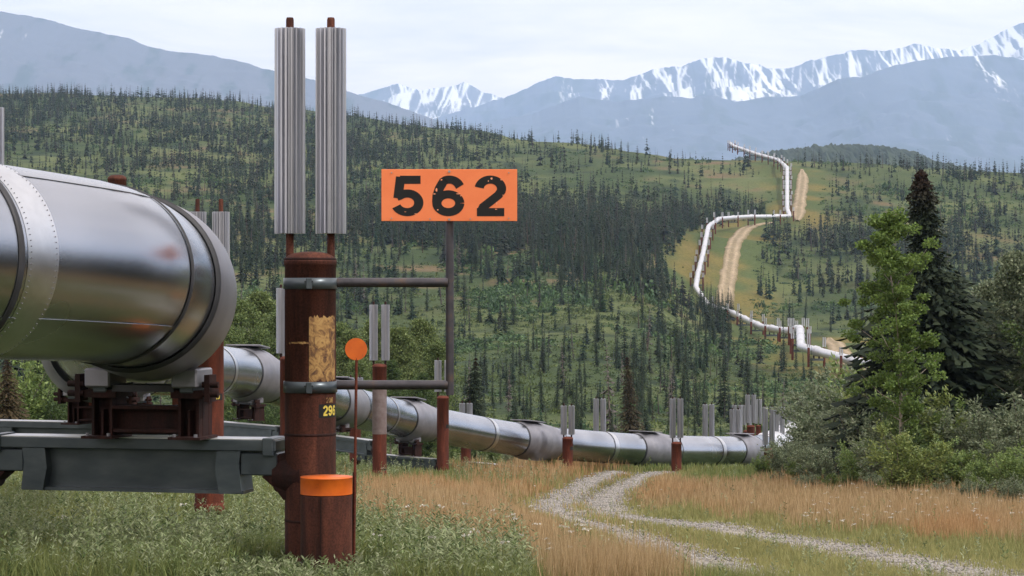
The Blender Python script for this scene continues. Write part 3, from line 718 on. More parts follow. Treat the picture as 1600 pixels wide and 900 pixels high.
S8 = support('pipe support at the bend beside the willow thicket', loc=xy(1160, 111))
pile(S8, 1107, 113, 690, (632, 684), off=.165); pile(S8, 1201, 109, 700, (636, 695), off=.165)
_, r1 = beam(S8, xy(1107, 113), xy(1201, 109), (450 - 738) / F * 111)
# lone capped pile behind the big pipe
lp = empty('capped_pile', (*xy(183, 48), h1(*xy(183, 48)))); tag(lp, 'brown domed pile top peeping over the big foreground pipe', 'steel pile')
pile(lp, 183, 48, 273, fins=False, rad=.20, mat='rust')
# the dense run of supports behind the bend
SIMPLE = [(1149, 118, 682, 640, 684), (1152, 128, 684, 633, 676), (1167, 140, 672, 633, 664), (1173, 125, 664, 617, 661), (1185, 190, 664, 624, 662), (1218, 128, 694, 640, 688), (1219, 150, 690, 636, 680), (1236, 165, 700, 656, 690), (1246, 170, 690, 642, 680), (1261, 185, 680, 634, 672), (1280, 205, 674, 630, 665), (1296, 225, 668, 632, 660)]
for k in range(0, len(SIMPLE), 2):
    a_, b_ = SIMPLE[k], SIMPLE[k + 1]
    e = support('pipe support in the crowded run of grey radiators behind the pipeline bend', 'radiator supports crowding behind the bend', xy((a_[0] + b_[0]) / 2, (a_[1] + b_[1]) / 2))
    for q in (a_, b_): pile(e, q[0], q[1], q[2], (q[3], q[4]), off=.165, mat='rust_red')
# far supports: one mesh each, shared
def far_support_mesh(h, wd, spread=2.6, fh=1.5):
    mb = MB()
    for sx in (-1, 1):
        mb.cyl((sx * spread / 2, 0, -2.9), (sx * spread / 2, 0, .55), .21, n=8, mat=0)
        for o_ in (-.17, .17): mb.cyl((sx * spread / 2 + o_, 0, .65), (sx * spread / 2 + o_, 0, .65 + fh), .125, n=8, mat=1)
    mb.box((0, 0, -1.35), (spread - .3, .32, .34), 2)
    for sx in (-1, 1): mb.box((sx * .45, 0, -.95), (.2, .3, .5), 3)
    return mb.mesh('far_pipe_support', [M['rust_red'], M['fin'], M['galv'], M['rust_dark']])
FS = far_support_mesh(1.9, 2.6)
FS2 = far_support_mesh(1.9, 2.6, 3.2, 1.2)
for i, s in enumerate(far_sup):
    p, t_, sd, up = frame(s)
    if p.y < 310: continue
    o = link('pipe_support', FS if i % 3 else FS2); o.location = (p.x, p.y, p.z + .15 - .15 * (i % 2)); o.rotation_euler = (0, 0, math.atan2(sd.y, sd.x))
    if p.y < 540: tag(o, 'small pipe support under the middle stretch of pipeline on the valley floor', 'pipe support', 'pipe supports on the valley floor')
    else: tag(o, 'tiny pipe support beside the pipeline climbing the far hillside', 'pipe support', 'pipe supports on the far hill')

# ------------------------------------------------------------------ number sign on the near pile
sg = empty('number_sign', P(485, 700, 19.99)); tag(sg, 'orange number sign 562 on a dark pipe frame clamped to the tallest rust pile', 'sign')
def schild(mb, name, mats):
    o = mb.build(name, mats); o.parent = sg; o.matrix_parent_inverse = Matrix.Translation(-sg.location); return o
c0 = Vector((*xy(485, 20), 0))
for y_ in (443, 604):
    z = (450 - y_) / 175
    mb = MB(); mb.lathe((c0.x, c0.y, z), [(.230, -.05), (.241, -.05), (.241, .05), (.230, .05)], 40)
    mb.box((c0.x + .012, c0.y - .262, z), (.05, .05, .10), 0, 0, .006); mb.cyl((c0.x - .03, c0.y - .27, z + .02), (c0.x + .05, c0.y - .27, z + .02), .010, n=8)
    schild(mb, 'clamp_band', M['galv'])
for y_ in (441.5, 601.5):
    mb = MB(); mb.cyl(P(524, y_, 20), P(700, y_, 20), .042, n=24); schild(mb, 'frame_bar', M['signsteel'])
mb = MB(); mb.cyl(P(703, 617, 20), P(702.5, 270, 20.03), .036, n=24); schild(mb, 'sign_post', M['signsteel'])
yS = 19.945; k_ = F / yS
def SP(px, py, dy=0): return Vector(((px - 800) / k_, yS + dy, (450 - py) / k_))
mb = MB(); a_, b_ = SP(596, 345.5), SP(808, 264.5); cc = (a_ + b_) / 2
mb.box(cc, (b_.x - a_.x, .006, b_.z - a_.z), 0, 0, .0025)
panel = schild(mb, 'sign_panel', M['orange'])
for ch, x0 in (('5', 611), ('6', 675), ('2', 741)):
    mb = MB(); sc_ = 62 / k_
    for qi, q in enumerate(digit(ch)[0]):
        yy = -.0048 - .00006 * (qi % 9); vs_ = []
        for (u, w_) in q: pq = SP(x0, 337); vs_.append((pq.x + u * sc_ * 1.13, yS + yy, pq.z + w_ * sc_))
        n4 = [(v[0], yS - .003, v[2]) for v in vs_]
        mb.add(vs_ + n4, [(0, 1, 2, 3), (0, 4, 5, 1), (1, 5, 6, 2), (2, 6, 7, 3), (3, 7, 4, 0)])
    o = mb.build('digit', M['black']); o.parent = panel
mb = MB()
for (x, y_, w_, h_) in ((650, 334, 6, 1.2), (633, 331, 5, 1), (682, 297, 3, 7), (679, 303, 5, 2), (690, 281, 4, 2.5), (716, 303, 7, 2), (720, 306, 3, 2), (684, 328, 2.5, 3), (768, 279, 4, 4), (763, 283, 2.5, 3), (783, 281, 3, 2), (776, 318, 3, 5), (775, 327, 4, 2), (786, 305, 3, 1.5), (641, 322, 3, 2)):
    pts = [(x + w_ / 2 * math.cos(a) * random.uniform(.5, 1.1), y_ + h_ / 2 * math.sin(a) * random.uniform(.5, 1.1)) for a in np.linspace(0, 2 * math.pi, 8)[:-1]]
    mb.add([tuple(SP(u, v, -.0062)) for u, v in pts], [tuple(range(len(pts)))])
o = mb.build('flaked_spots', M['chip']); o.parent = panel
for (x, y_) in ((702, 268), (702, 343), (612, 270), (612, 341), (795, 270), (795, 341), (672, 342), (735, 342)):
    mb = MB(); r_ = .011 if x == 702 else .006; mb.cyl(SP(x, y_, -.012), SP(x, y_, .01), r_, n=10)
    o = mb.build('bolt', M['bolt']); o.parent = panel

# ------------------------------------------------------------------ orange topped bollard and disc marker
bp = Vector((*xy(510, 19.25), 0)); zb = h1(bp.x, bp.y); zt = (450 - 745) / F * 19.25; bo = empty('steel_bollard', (bp.x, bp.y, zb))
tag(bo, 'short rusty steel bollard with orange painted top in front of the tallest pile', 'bollard')
H = zt - zb; r_ = .222
MB().lathe((0, 0, -.3), [(r_, 0), (r_, .3 + H - .15)], 48).build('bollard_post', M['rust'], bo)
mb = MB(); mb.lathe((0, 0, 0), [(r_ + .0015, H - .145), (r_ + .002, H - .008), (r_ + .003, H - .007), (r_ + .003, H + .002), (0, H + .005)], 48); mb.build('orange_cap', M['orange2'], bo)
mb = MB(); mb.cyl((-.03, -r_ - .001, -.2), (-.03, -r_ - .001, H - .16), .005, n=6); mb.build('weld_seam', M['rust_dark'], bo)
mk = empty('disc_marker', (*xy(553.5, 19.45), h1(*xy(553.5, 19.45)))); tag(mk, 'orange round disc on a thin rusty rod beside the bollard', 'marker')
k2 = F / 19.45
def KP(px, py, dy=0): return Vector(((px - 553.5) / k2, dy, (450 - py) / k2 - mk.location.z))
MB().cyl(KP(552.5, 905), KP(557, 560), .0125, n=12).build('rod', M['rust_red'], mk)
MB().cyl(KP(551.5, 905, .01), KP(554, 738, .01), .017, n=8).build('stake', M['rust_dark'], mk)
MB().cyl(KP(556.5, 545.5, -.006), KP(556.5, 545.5, -.012), .096, n=40, smooth=False).build('disc', M['orange2'], mk)

# ------------------------------------------------------------------ vegetation helpers
CPX = np.arange(-260, 1861, 6.0); DD = np.exp(np.linspace(math.log(17), math.log(1700), 1400))
GG = np.zeros((len(CPX), len(DD)))
for i, c in enumerate(CPX): GG[i] = np.minimum.accumulate(450 - F * hz((c - 800) / F * DD, DD) / DD)
def hits(px, py):
    i = np.clip(((px + 260) / 6).round().astype(int), 0, len(CPX) - 1); d = np.full(len(px), np.nan)
    o = np.argsort(i); 
    for c in np.unique(i):
        m_ = np.where(i == c)[0]; k = np.searchsorted(-GG[c], -py[m_]); ok = k < len(DD)
        d[m_[ok]] = DD[k[ok]]
    return d
def spruce_np(tiers, nb, rr, seed, power=.8, low=.06, droop=.25, wfac=.20, topn=0, col=(.017, .030, .019), sub=1, trunk=.02, gap=.0, c2=(.034, .050, .026)):
    """unit-height spruce crown as triangles; returns V,F,col"""
    g_ = np.random.default_rng(seed); V, Fc, Cc = [], [], []
    lean = g_.uniform(-.06, .06, 2)
    for k in range(tiers):
        t_ = (k + g_.uniform(0, .6)) / tiers; z = low + (1 - low) * t_; r0 = rr * ((1 - t_) ** power * .93 + .07) * g_.uniform(.75, 1.15) * (1 if not topn else np.interp(t_, [0, topn, topn + .16, 1], [1, 1, .40, .7]))
        for b_ in range(nb):
            if g_.random() < gap: continue
            a = 2 * math.pi * (b_ + g_.uniform(-.4, .4)) / nb + k * 1.7; r = r0 * g_.uniform(.6, 1.2)
            cx, cy = lean * z; ca, sa = math.cos(a), math.sin(a); wd = r * (.34 if sub == 1 else wfac)
            zt = z + .012; ze = z - r * droop * g_.uniform(.3, 1.6)
            for q in range(sub):
                u0, u1 = q / sub * .9, (q + 1) / sub
                m0 = (cx + ca * r * u0, cy + sa * r * u0, zt + (ze - zt) * u0); m1 = (cx + ca * r * u1, cy + sa * r * u1, zt + (ze - zt) * u1)
                um = (u0 * .35 + u1 * .65); mw = wd * (1 - .45 * u0) * g_.uniform(.7, 1.3); zz = zt + (ze - zt) * um - mw * .7
                l = (cx + ca * r * um - sa * mw, cy + sa * r * um + ca * mw, zz); r_ = (cx + ca * r * um + sa * mw, cy + sa * r * um - ca * mw, zz - g_.uniform(0, .3) * mw)
                n0 = len(V); V += [m0, l, m1, r_]; Fc += [(n0, n0 + 1, n0 + 2), (n0, n0 + 2, n0 + 3)]
                cc = np.array(col) * g_.uniform(.7, 1.2) + (np.array(c2) - np.array(col)) * g_.random() ** 2; Cc += [cc * .9, cc, cc * 1.1, cc]
    n0 = len(V)
    for q in range(3): a = q * 2.094; V.append((trunk * math.cos(a), trunk * math.sin(a), -.03)); Cc.append(np.array((.07, .06, .05)))
    V.append((lean[0], lean[1], 1.02)); Cc.append(np.array((.05, .05, .035)))
    Fc += [(n0, n0 + 1, n0 + 3), (n0 + 1, n0 + 2, n0 + 3), (n0 + 2, n0, n0 + 3)]
    return np.array(V), np.array(Fc), np.array(Cc)
def merge(variants, which, pos, sc, rot, tint, widen=None):
    """many copies in one mesh; sc: height scale; widen: xy factor"""
    Vs, Fs, Cs = [], [], []; base = 0; widen = np.ones(len(sc)) if widen is None else widen
    for vi, (V, Fc, Cc) in enumerate(variants):
        m_ = np.where(which == vi)[0]
        if not len(m_): continue
        c_, s_ = np.cos(rot[m_])[:, None], np.sin(rot[m_])[:, None]; k = (sc[m_] * widen[m_])[:, None]
        x = (V[None, :, 0] * c_ - V[None, :, 1] * s_) * k + pos[m_, 0:1]; y = (V[None, :, 0] * s_ + V[None, :, 1] * c_) * k + pos[m_, 1:2]
        z = V[None, :, 2] * sc[m_][:, None] + pos[m_, 2:3]
        Vs.append(np.stack([x, y, z], 2).reshape(-1, 3).astype(np.float32)); n = len(V)
        Fs.append((Fc[None] + (np.arange(len(m_)) * n)[:, None, None]).reshape(-1, Fc.shape[1]) + base); base += len(m_) * n
        Cs.append((Cc[None] * tint[m_][:, None, :]).reshape(-1, 3).astype(np.float32))
    return np.concatenate(Vs), np.concatenate(Fs), np.concatenate(Cs)

# spruce density over the hillside (rows: photo height of the foot, columns: photo column)
dx = np.array([-200, 0, 150, 300, 450, 600, 750, 900, 1060, 1130, 1200, 1320, 1450, 1650, 1850], float)
DY = {140: [1.3] * 15, 175: [.8, .8, .7, .7, .9, .9, .9, .9, .6, .3, .3, .3, .3, .3, .3],
 215: [.9, .9, .9, .9, .8, 1.1, .9, .9, .7, .5, .4, .4, .5, .5, .5],
 240: [.5, .4, .3, .5, .7, .6, .35, .25, .30, .22, .2, .5, .7, .7, .7],
 270: [.3, .15, .2, .6, .7, .7, .15, .12, .12, .10, .08, .12, .35, .55, .5],
 300: [.3, .15, .2, .4, .5, .5, .30, .15, .12, .10, .03, .12, .15, .2, .2],
 325: [.4, .3, .3, .2, .3, .5, .55, .45, .35, .3, .06, .15, .15, .2, .2],
 345: [.5, .6, .6, .5, .5, 1.5, 2.2, 2.2, 2.0, .9, 1.3, .9, .8, .8, .8],
 370: [.5, .6, .6, .5, .6, 1.2, 2.2, 2.2, 2.0, .2, .6, .7, .6, .6, .6],
 400: [.5, .4, .4, .3, .4, .45, .8, 1.0, .9, .2, .55, .6, .5, .5, .5],
 435: [.4, .4, .4, .4, .4, .25, .35, .5, .7, .2, .45, .4, .3, .3, .3],
 470: [.4, .4, .4, .3, .3, .18, .15, .30, .4, .2, .05, .07, .05, .2, .2],
 510: [.3, .3, .3, .3, .3, .12, .10, .10, .2, .2, .06, .14, .05, .1, .1],
 560: [.4, .4, .4, .3, .3, .16, .13, .13, .2, .22, .12, .01, .05, .1, .1],
 620: [.3, .3, .3, .2, .2, .2, .16, .18, .2, .22, .15, .08, .1, .2, .2],
 700: [.3, .3, .3, .2, .2, .2, .2, .22, .25, .25, .2, .2, .2, .2, .2]}
ys_ = np.array(sorted(DY), float); DM = np.array([DY[int(y)] for y in ys_])
def dens(px, py):
    i = np.clip(np.searchsorted(dx, px) - 1, 0, len(dx) - 2); fx = np.clip((px - dx[i]) / (dx[i + 1] - dx[i]), 0, 1)
    j = np.clip(np.searchsorted(ys_, py) - 1, 0, len(ys_) - 2); fy = np.clip((py - ys_[j]) / (ys_[j + 1] - ys_[j]), 0, 1)
    return (DM[j, i] * (1 - fx) + DM[j, i + 1] * fx) * (1 - fy) + (DM[j + 1, i] * (1 - fx) + DM[j + 1, i + 1] * fx) * fy
NC = 150000
px = rng.uniform(-240, 1840, NC); py = rng.uniform(138, 716, NC); d = hits(px, py)
ok = np.isfinite(d) & (d > 118); px, py, d = px[ok], py[ok], d[ok]
X = (px - 800) / F * d; Y = d
tp = 5 * F / d
cl = np.clip((fbm(X / 14, Y / 22, 3, 61) - .36) * 5, .12, 1.6)
dn_ = dens(px, py); lam = dn_ * .055 * (29 / tp) ** 1.35 * np.maximum(cl, .75 * (dn_ > 1.05))
prob = lam * (2080 * 578) / NC
acc = rng.random(len(px)) < prob
px, py, d, X, Y = px[acc], py[acc], d[acc], X[acc], Y[acc]
clear = (dist_to(X, Y, PXYf) > np.where(Y > 500, 7.5, np.where(Y > 300, 5, 5))) & (dist_to(X, Y, ROADS) > 8)
px, py, d, X, Y = px[clear], py[clear], d[clear], X[clear], Y[clear]
Z = hz(X, Y)
ht = np.exp(rng.normal(math.log(5.0), .36, len(X))) * np.interp(Y, [120, 200, 330, 450, 1500], [.62, .60, .68, .95, 1.05]); ht = np.clip(ht, 1.0, 8.5)
print('spruces', len(X))
# a few landmark spruces of the lower slope (photo column, foot row, top row)
LM = [(757, 603, 508), (742, 600, 530), (1003, 612, 520), (989, 615, 535), (890, 508, 452), (838, 445, 392), (878, 448, 398), (985, 455, 402), (735, 625, 560), (1092, 668, 555), (1168, 612, 535), (1114, 540, 470), (1130, 545, 480), (870, 640, 560), (850, 560, 505), (965, 560, 512), (1298, 520, 474), (1340, 528, 476), (1258, 500, 452), (1223, 516, 478), (625, 492, 445), (700, 560, 500), (800, 600, 545), (1032, 600, 540), (905, 600, 545), (560, 420, 370), *[(1083 + 3.3 * i_, 512 + (i_ * 7) % 15, 512 + (i_ * 7) % 15 - 30 - (i_ * 11) % 22) for i_ in range(19)], (1090, 492, 455), (1098, 496, 458), (1109, 500, 462), (1122, 505, 468), (1086, 484, 462), (495, 390, 340), (382, 400, 338), (1060, 585, 520), (1182, 600, 545)]
lx = [q[0] for q in LM]; hid = [(1094 + 2.6 * i_, 547 - (i_ * 5) % 17, 5.6 + (i_ * 7) % 5 * .55) for i_ in range(21)]; lp_ = np.array([tuple(ground_hit(q[0], q[1], 118)) for q in LM]); lh = np.array([(q[1] - q[2]) * p[1] / F for q, p in zip(LM, lp_)] + [q[2] for q in hid]); lp_ = np.concatenate([lp_, [((q[0] - 800) / F * q[1], q[1], h1((q[0] - 800) / F * q[1], q[1])) for q in hid]]); LM = LM + hid
X = np.concatenate([lp_[:, 0], X]); Y = np.concatenate([lp_[:, 1], Y]); Z = np.concatenate([lp_[:, 2], Z]); ht = np.concatenate([lh, ht]); pxs = 800 + F * X / Y
vis = (pxs > 0) & (pxs < 1600) & ~((pxs < 370) & (450 - F * Z / Y > 300)) & ~((pxs > 1380) & (450 - F * Z / Y > 560)) 
size = np.where(vis, ht / Y, 0); size[:len(LM)] = 9
order = np.argsort(-size); NI = 296; big, rest = order[:NI], order[NI:]
hi = [spruce_np(34, 9, .10, 900 + i, power=.75, droop=.5, sub=2, gap=.12, trunk=.014) for i in range(6)]
hi += [spruce_np(30, 9, .15, 930 + i, power=.85, sub=2, gap=.08, trunk=.014) for i in range(2)]
dead = spruce_np(26, 5, .10, 950, power=.6, sub=1, gap=.4, trunk=.014, col=(.085, .075, .07), c2=(.12, .11, .10))
hi.append(dead)
him, trm = [], []
for i, (v, f, c) in enumerate(hi):
    him.append(fast_mesh('crown', v[:-4], f[:-3], M['needle'], c[:-4])); trm.append(fast_mesh('trunk', v[-4:], f[-3:] - (len(v) - 4), M['bark']))
for j, i in enumerate(big):
    k = int(rng.integers(0, 9)) if j >= len(LM) else int(rng.integers(0, 8))
    e = empty('spruce_tree', (X[i], Y[i], Z[i] - .05)); e.rotation_euler = (0, 0, random.random() * 6); s_ = float(ht[i]); w_ = s_ * random.uniform(.8, 1.2); e.scale = (w_, w_, s_)
    if k == 8: tag(e, 'bare grey dead spruce standing on the slope beyond the pipeline', 'spruce tree', 'bare dead spruces on the slope')
    elif Y[i] < 200: tag(e, 'narrow dark spruce just behind the near stretch of pipeline', 'spruce tree', 'spruces just behind the near pipeline')
    else: tag(e, 'narrow dark spruce on the lower open slope beyond the pipeline', 'spruce tree', 'spruces of the lower slope')
    link('crown', him[k], e); link('trunk', trm[k], e)
mid = [spruce_np(14, 7, .145, 960 + i, gap=.05, low=.03, droop=.7) for i in range(5)] + [spruce_np(11, 7, .21, 955 + i, gap=.12, low=.02, droop=.6, power=.9) for i in range(3)] + [spruce_np(16, 6, .09, 945 + i, gap=.15, low=.1, droop=.8, power=.4) for i in range(2)] + [spruce_np(12, 5, .07, 970 + i, gap=.3, col=(.045, .045, .04), c2=(.06, .055, .05)) for i in range(2)]
lo = [spruce_np(8, 5, .15, 980 + i, low=.02, droop=.8) for i in range(4)] + [spruce_np(7, 5, .24, 975 + i, low=.02, droop=.8, power=.9) for i in range(2)] + [spruce_np(8, 4, .09, 990, gap=.3, col=(.035, .038, .034), c2=(.05, .05, .045))]
def forest(sel, vars_, name):
    n = len(sel); w = rng.integers(0, len(vars_), n); tint = np.stack([rng.uniform(.75, 1.25, n), rng.uniform(.8, 1.2, n), rng.uniform(.8, 1.3, n)], 1)
    v, f, c = merge(vars_, w, np.stack([X[sel], Y[sel], Z[sel] - .1], 1), ht[sel], rng.uniform(0, 6.28, n), tint, np.exp(rng.normal(.08, .26, n))); return v, f, c
nb_ = 900; bx_ = rng.uniform(-110, 110, nb_); by_ = rng.uniform(-70, 70, nb_); kb = ((by_ < -14) | (bx_ > .2286 * np.maximum(by_, 0) + 16)) & (np.hypot(bx_, by_) > 17)
bx_, by_ = bx_[kb], by_[kb]; cx2 = rng.uniform(14, 60, 420); cy2 = rng.uniform(-40, 70, 420); k2_ = cx2 > .2286 * np.maximum(cy2, 0) + 13; bh_ = np.concatenate([rng.uniform(4, 8, len(bx_)), rng.uniform(8, 13, int(k2_.sum()))]); bx_ = np.concatenate([bx_, cx2[k2_]]); by_ = np.concatenate([by_, cy2[k2_]])
i0_ = len(X); X = np.concatenate([X, bx_]); Y = np.concatenate([Y, by_]); Z = np.concatenate([Z, hz(bx_, by_)]); ht = np.concatenate([ht, bh_]); rest = np.concatenate([rest, np.arange(i0_, len(X))])
a_ = forest(rest[Y[rest] < 620], mid, ''); b_ = forest(rest[Y[rest] >= 620], lo, '')
tag(link('spruce_forest', fast_mesh('spruce_forest', np.concatenate([a_[0], b_[0]]), np.concatenate([a_[1], b_[1] + len(a_[0])]), M['needle'], np.concatenate([a_[2], b_[2]]))), kind='stuff')

# low scrub over the hillside
def scrub_np(n, seed, flat=.7):
    g_ = np.random.default_rng(seed); V, Fc, Cc = [], [], []
    for i in range(n):
        u = g_.normal(size=3); u /= np.linalg.norm(u); u[2] = abs(u[2]); lob = 1 + .25 * math.sin(3 * math.atan2(u[1], u[0]) + seed)
        p = u * g_.uniform(.55, 1.0) * lob; p[2] *= flat; s_ = g_.uniform(.10, .24); a = u + g_.normal(size=3) * .6; a /= np.linalg.norm(a)
        t1 = np.cross(a, g_.normal(size=3)); t1 /= np.linalg.norm(t1); t2 = np.cross(a, t1)
        k = len(V); V += [p + t1 * s_, p + t2 * s_ * .7, p - t1 * s_, p - t2 * s_ * .7]; Fc.append((k, k + 1, k + 2, k + 3))
        c = np.array((.072, .104, .040)) * g_.uniform(.5, 1.5); Cc += [c] * 4
    return np.array(V), np.array(Fc), np.array(Cc)
scr = [scrub_np(46, 40 + i) for i in range(6)]
NC = 120000; px = rng.uniform(-240, 1840, NC); py = rng.uniform(140, 712, NC); d = hits(px, py); ok = np.isfinite(d) & (d > 116); px, py, d = px[ok], py[ok], d[ok]
sx, sy = (px - 800) / F * d, d
cl = np.clip((fbm(sx / 26, sy / 30, 4, 71) - .46) * 6, .16, 1)
band = .45 + .9 * np.exp(-((py - 440 - (px - 700) * .12) / 30) ** 2) * (px > 480) * (px < 1060) + .9 * np.exp(-((py - 290) / 14) ** 2) * (px > 1240) + .6 * np.exp(-((py - 300) / 30) ** 2) * (px < 500)
low_ = (d < 460) & (py > 455); acc = rng.random(len(px)) < np.where(low_, np.maximum(cl * band * .4, .26), cl * np.clip(band, 0, 1.2) * .40)
px, py, sx, sy = px[acc], py[acc], sx[acc], sy[acc]
keep = (dist_to(sx, sy, PXYf) > 4.5) & (dist_to(sx, sy, ROADS) > 6.5); px, py, sx, sy = px[keep], py[keep], sx[keep], sy[keep]
n = len(sx); print('scrub', n)
big_ = np.clip((fbm(sx / 26, sy / 30, 4, 71) - .5) * 5, 0, 1)
zb_ = np.exp(-((py - 440 - (px - 700) * .12) / 34) ** 2) * (px > 480) * (px < 1060); rad = rng.uniform(.22, .8, n) * (1 + 1.0 * big_ + 1.3 * zb_ * rng.random(n)) * np.interp(sy, [110, 250, 1500], [.5, .9, 1.6])
tint = mixc((.7, .8, .85), (1.7, 1.55, 1.25), rng.random(n) ** 1.3) ; tint = np.where((big_ > .3)[:, None], tint * [.75, .95, 1.05], tint)
tall = rng.random(n) < .14; rad = np.where(tall, rad * 2.3, rad); wdn = np.where(tall, rng.uniform(.35, .6, n), rng.uniform(.9, 1.5, n))
v, f, c = merge(scr, rng.integers(0, 6, n), np.stack([sx, sy, hz(sx, sy) - .1], 1), rad, rng.uniform(0, 6.28, n), tint, wdn)
tag(link('scrub', fast_mesh('scrub', v, f, M['leaf'], c)), kind='stuff')

# ------------------------------------------------------------------ leafy shrubs and trees
def quads_at(P_, ax, ln, wd, g_, col):
    """diamond leaves at P_ along unit axes ax"""
    n = len(P_); r_ = g_.normal(size=(n, 3)); t_ = np.cross(ax, r_); t_ /= np.linalg.norm(t_, axis=1)[:, None] + 1e-9
    ln = np.broadcast_to(ln, n)[:, None]; wd = np.broadcast_to(wd, n)[:, None]
    V = np.stack([P_, P_ + ax * ln * .45 + t_ * wd, P_ + ax * ln, P_ + ax * ln * .45 - t_ * wd], 1).reshape(-1, 3)
    return V, np.arange(4 * n).reshape(-1, 4), np.repeat(col, 4, 0)
def tubes(paths):
    mb = MB()
    for pts, r0, r1 in paths:
        m_ = len(pts); n = 6; vs = []
        for i, p in enumerate(pts):
            r = r0 + (r1 - r0) * i / (m_ - 1); a = (Vector(pts[min(i + 1, m_ - 1)]) - Vector(pts[max(i - 1, 0)])).normalized(); u = a.orthogonal().normalized(); w = a.cross(u)
            vs += [Vector(p) + u * (r * math.cos(6.283 * k / n)) + w * (r * math.sin(6.283 * k / n)) for k in range(n)]
        mb.add(vs, [(i * n + k, i * n + (k + 1) % n, (i + 1) * n + (k + 1) % n, (i + 1) * n + k) for i in range(m_ - 1) for k in range(n)], 0, True)
    return mb
def willow(h, w, nst, nl, seed, c0, c1, leaf=(.115, .024)):
    g_ = np.random.default_rng(seed); paths, LP, LA = [], [], []
    for s_ in range(nst):
        a = g_.uniform(0, 6.28); sp_ = w * g_.uniform(.15, 1) ** .8; hh = h * g_.uniform(.5, 1) * (1 - .35 * (sp_ / w) ** 2)
        ctrl = [(np.array([math.cos(a), math.sin(a), 0]) * sp_ * (t_ ** 1.2) + np.array([0, 0, hh * t_]) + g_.normal(size=3) * .05 * t_ * h * .5) for t_ in np.linspace(0, 1, 6)]
        paths.append((ctrl, .018, .005))
        c = np.array(ctrl)
        for tw in range(9):
            t0 = g_.uniform(.18, 1); b0 = np.array([np.interp(t0 * 5, range(6), c[:, k]) for k in range(3)])
            dr_ = g_.normal(size=3) * [1, 1, .5] + [0, 0, .8]; dr_ /= np.linalg.norm(dr_); L_ = g_.uniform(.25, .6) * h / 3
            m_ = nl // (nst * 9); u = g_.random(m_)
            LP.append(b0 + dr_ * (u * L_)[:, None] + g_.normal(size=(m_, 3)) * .07 * h / 3); ax = dr_ * .8 + g_.normal(size=(m_, 3)) * .55; LA.append(ax / np.linalg.norm(ax, axis=1)[:, None])
    LP = np.concatenate(LP); LA = np.concatenate(LA); n = len(LP); tt = g_.random(n)[:, None]
    col = (np.array(c0) * (1 - tt) + np.array(c1) * tt) * g_.uniform(.75, 1.25, n)[:, None]
    return tubes(paths), quads_at(LP, LA, g_.uniform(.7, 1.3, n) * leaf[0], leaf[1], g_, col)
def leafy_tree(h, prof, nl, seed, c0, c1, limbs=34, lean=(0, 0), leaf=(.07, .026), trunk=.06, z0=.16, clump=.20):
    """prof(t) crown radius at height fraction t"""
    g_ = np.random.default_rng(seed); paths = []; tr = [np.array([lean[0] * t_ ** 1.5 + .06 * math.sin(t_ * 7 + seed), lean[1] * t_ + .05 * math.cos(t_ * 6), h * t_ * .95]) for t_ in np.linspace(0, 1, 12)]
    paths.append((tr, trunk, .008)); tr = np.array(tr); LP, LA = [], []
    for k in range(limbs):
        t0 = z0 + (1 - z0) * (k + g_.random()) / limbs; b0 = np.array([np.interp(t0 * 11, range(12), tr[:, q]) for q in range(3)]); R_ = prof(t0) * g_.uniform(.35, 1.25); a = k * 2.4 + g_.uniform(-.5, .5)
        e_ = b0 + np.array([math.cos(a) * R_, math.sin(a) * R_, R_ * g_.uniform(.35, .9)]); mid_ = (b0 + e_) / 2 + [0, 0, -R_ * .08]
        paths.append(([b0, mid_, e_], .022 * (1.15 - t0), .005))
        for cl_ in range(5):
            u = g_.uniform(.3, 1.05); cc_ = b0 * (1 - u) + e_ * u + g_.normal(size=3) * R_ * .14; m_ = nl // (limbs * 5); rr_ = clump * g_.uniform(.6, 1.3)
            q = g_.normal(size=(m_, 3)); q /= np.linalg.norm(q, axis=1)[:, None]; q *= (g_.random((m_, 1)) ** .45) * rr_; q[:, 2] *= .6
            LP.append(cc_ + q); ax = q / rr_ + g_.normal(size=(m_, 3)) * .7; LA.append(ax / np.linalg.norm(ax, axis=1)[:, None])
    LP = np.concatenate(LP); LA = np.concatenate(LA); n = len(LP); tt = g_.random(n)[:, None]
    col = (np.array(c0) * (1 - tt) + np.array(c1) * tt) * g_.uniform(.7, 1.25, n)[:, None]
    return tubes(paths), quads_at(LP, LA, g_.uniform(.7, 1.3, n) * leaf[0], leaf[1], g_, col)
def plant(kind, label, cat, group, loc, tb, qd, bark='bark', mesh=None, names=('trunk', 'crown')):
    e = empty(kind, loc); tag(e, label, cat, group)
    if mesh is None: mesh = (tb.mesh(names[0], M[bark]), fast_mesh(names[1], qd[0], qd[1], M['leaf'], qd[2]))
    link(names[0], mesh[0], e); link(names[1], mesh[1], e); return e, mesh
GREY = ((.07, .105, .05), (.25, .285, .18)); GRN = ((.075, .13, .035), (.22, .29, .09)); YEL = ((.10, .15, .04), (.24, .28, .085)); DRK = ((.03, .06, .018), (.10, .15, .045))
WV, WH = [], []
for i, (h, w, ns2, nl, cc_) in enumerate([(3.0, 1.3, 18, 9000, GREY), (3.0, 1.2, 16, 9000, GRN), (2.8, 1.4, 18, 9000, GREY), (3.0, 1.1, 16, 8000, YEL), (2.9, 1.3, 18, 9000, DRK)]):
    tb, qd = willow(h, w, ns2, nl, 300 + i, *cc_); WH.append(float(np.percentile(qd[0][:, 2], 99.3))); WV.append((tb.mesh('stems', M['bark']), fast_mesh('foliage', qd[0], qd[1], M['leaf'], qd[2])))
